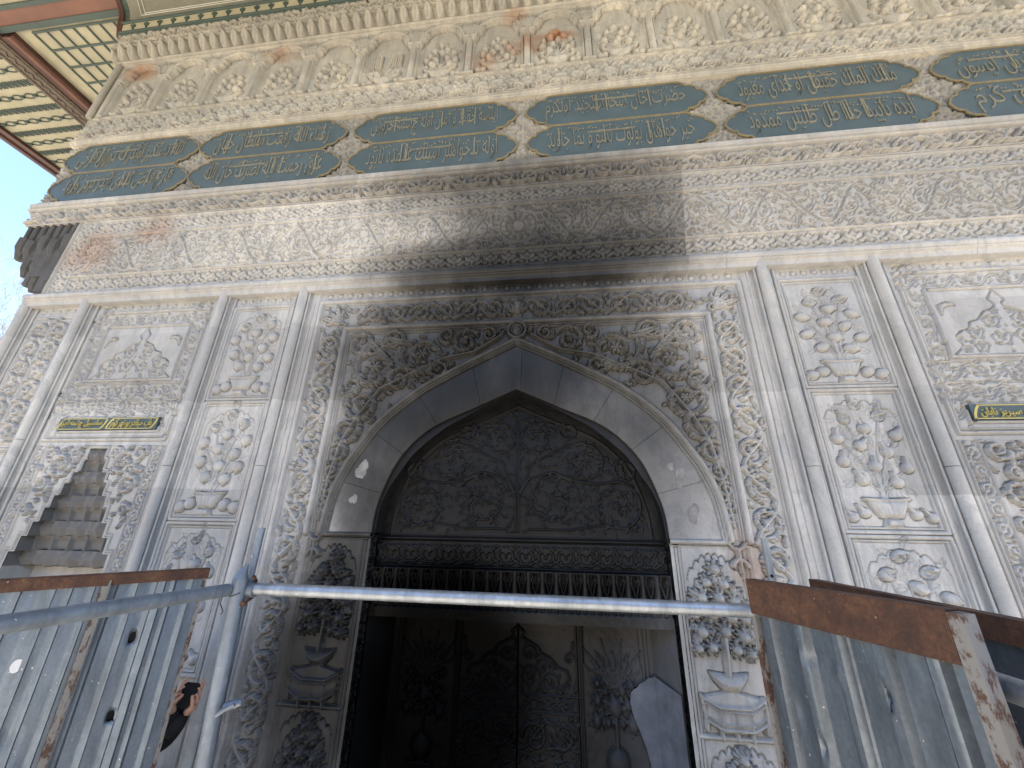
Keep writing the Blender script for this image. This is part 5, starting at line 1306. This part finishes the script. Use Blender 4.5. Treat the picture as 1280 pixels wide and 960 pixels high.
def person():
    B = Vector((-2.62, -.40, 0)); root = empty('person', 'person in black behind the left fence with both hands raised', 'person', B)
    q = lambda x, y, z, r: (x - B.x, y - B.y, z - B.z, r)
    # body turned towards the doorway (+x); both forearms raised in front
    pel = q(-2.62, -.40, .86, .14)
    chains = [[pel, q(-2.58, -.40, 1.02, .13), q(-2.52, -.40, 1.16, .135), q(-2.47, -.40, 1.28, .08), q(-2.45, -.40, 1.34, .055)]]
    for s in (-1, 1):
        sh = q(-2.48, -.42 + s * .15, 1.23, .065)
        el = q(-2.16, -.53 + s * .05, .90, .085); wr = q(-1.985, -.553 + s * .03, 1.135, .05)
        chains.append([q(-2.47, -.40, 1.28, .08), sh, q(-2.36, -.47 + s * .12, 1.04, .075), el, q(-2.05, -.547 + s * .04, 1.03, .09), wr])
        hip = q(-2.63, -.40 + s * .09, .78, .10); chains.append([pel, hip, q(-2.60, -.40 + s * .10, .46, .075), q(-2.63, -.40 + s * .10, .10, .05), q(-2.53, -.40 + s * .11, .05, .045)])
    body = skinned('clothed_body', chains, cloth, root)
    hd = skinned('head', [[q(-2.445, -.40, 1.36, .055), q(-2.43, -.40, 1.45, .082), q(-2.435, -.40, 1.52, .075)], [q(-2.43, -.40, 1.45, .082), q(-2.343, -.40, 1.445, .016)]], skin, root)
    hair = skinned('hair', [[q(-2.47, -.40, 1.44, .082), q(-2.455, -.40, 1.535, .082)]], plain('dark_hair', (.02, .014, .01), .7), root)
    # frame of the two hands round the phone: e_n looks to the street, e_r along the phone's width
    P = Vector((-1.955, -.55, 1.205)); en = (Vector((.36, -3.2, 2.2)) - P).normalized(); er = Vector((-en.y, en.x, 0)).normalized(); eu = en.cross(er).normalized()
    tilt = math.radians(-14); ex = er * math.cos(tilt) + eu * math.sin(tilt); ez = -er * math.sin(tilt) + eu * math.cos(tilt)
    W = lambda a, b_, c, r: (*(P + ex * a + ez * b_ + en * c - B), r)
    ph = MB(); 
    def rp(a, b_, c): return tuple(P + ex * a + ez * b_ + en * c)
    out = []
    for cx, cz, a0 in ((.034, .045, 0), (-.034, .045, 90), (-.034, -.06, 180), (.034, -.06, 270)):
        for i in range(5): t = math.radians(a0 + i * 22.5); out.append((cx + .010 * math.cos(t), cz + .010 * math.sin(t)))
    n = len(out); vs = [rp(a, b_, .004) for a, b_ in out] + [rp(a, b_, -.004) for a, b_ in out]; 
    po = mesh_obj('phone', [tuple(Vector(v) - P) for v in vs], [tuple(range(n)), tuple(range(2 * n - 1, n - 1, -1))] + [(i, i + n, (i + 1) % n + n, (i + 1) % n) for i in range(n)], plain('black_phone_glass', (.006, .006, .007), .6, spec=.15), None); po.location = P
    tag(po, 'black phone gripped in two raised hands behind the left fence', 'phone')
    # right hand: palm under the lower right corner, thumb and long finger up along the side
    def hand(s):
        # s = +1: side on the right of the picture
        pw = W(s * .032, -.105, -.012, .024); pa = W(s * .048, -.072, -.014, .026); kn = W(s * .055, -.042, -.016, .024)
        ch = [[pw, pa, kn]]
        f = [(.062, -.035, .018), (.060, -.008, .026), (.058, .014, .032), (.056, .034, .036)]
        for i, (a, b_, l) in enumerate(f):
            r = .0085 - .0008 * i
            ch.append([kn, W(s * a, b_ - .012, -.016, r + .001), W(s * (a - .001), b_ + .012 + .3 * l, -.004, r), W(s * (a - .012), b_ + .02 + .55 * l, .010, r * .9), W(s * (a - .026), b_ + .024 + .6 * l, .013, r * .75)])
        ch.append([pa, W(s * .052, -.058, .008, .0115), W(s * .038, -.03, .015, .0105), W(s * .024, -.002, .015, .0095)])
        return skinned('hand', ch, skin, root)
    hand(1); hand(-1)
    # fingertips that show above the phone's top edge
    k = skinned('sleeve_cuff', [[W(.03, -.10, -.01, .034), W(.02, -.145, -.02, .044), W(-.02, -.20, -.035, .05)], ], cloth, root)
    skinned('sleeve_cuff', [[W(-.03, -.10, -.01, .032), W(-.045, -.15, -.025, .040), W(-.07, -.20, -.04, .045)]], cloth, root)
person()

# ================================================================== bare winter trees beyond the left corner
bark = plain('grey_brown_bark', (.30, .27, .25), .85, var=.4, scale=20)
def bare_tree(label, x, y, h, seed, r0=.2):
    r = random.Random(seed); root = empty('bare_tree', label, 'tree', (x, y, 0)); T_ = MB(); Cn = MB()
    def grow(p, d, L, rad, lev):
        n = 4; pts = [p]; rs = [rad]
        for i in range(n):
            d = (d + Vector((r.uniform(-1, 1), r.uniform(-1, 1), r.uniform(-.5, .8))) * (.10 + .05 * lev)).normalized(); p = p + d * L / n; pts.append(p); rs.append(max(rad * (1 - .5 * (i + 1) / n), .0035))
        (T_ if lev == 0 else Cn).tube(pts, rs, 7 if lev < 2 else 4 if lev < 4 else 3, cap=False)
        if lev >= 7: return
        for k in range(4 if lev < 2 else r.choice((2, 3, 3))):
            i = r.randint(1, n) if lev else r.randint(2, n); a = Vector((r.uniform(-1, 1), r.uniform(-1, 1), r.uniform(-.3, .7)))
            grow(pts[i], (d * .75 + a * .85).normalized(), L * r.uniform(.58, .82), rs[i] * .68, lev + 1)
    grow(Vector((0, 0, 0)), Vector((0, 0, 1)), h * .33, r0, 0)
    T_.build('trunk', bark, root, True); Cn.build('crown', bark, root, True)
bare_tree('tall bare winter tree with fine pale twigs beyond the left corner of the fountain', -17.6, 6.0, 14.5, 4)
bare_tree('second bare winter tree farther back and lower, beyond the left corner of the fountain', -21.5, 9.5, 14, 9, .22)
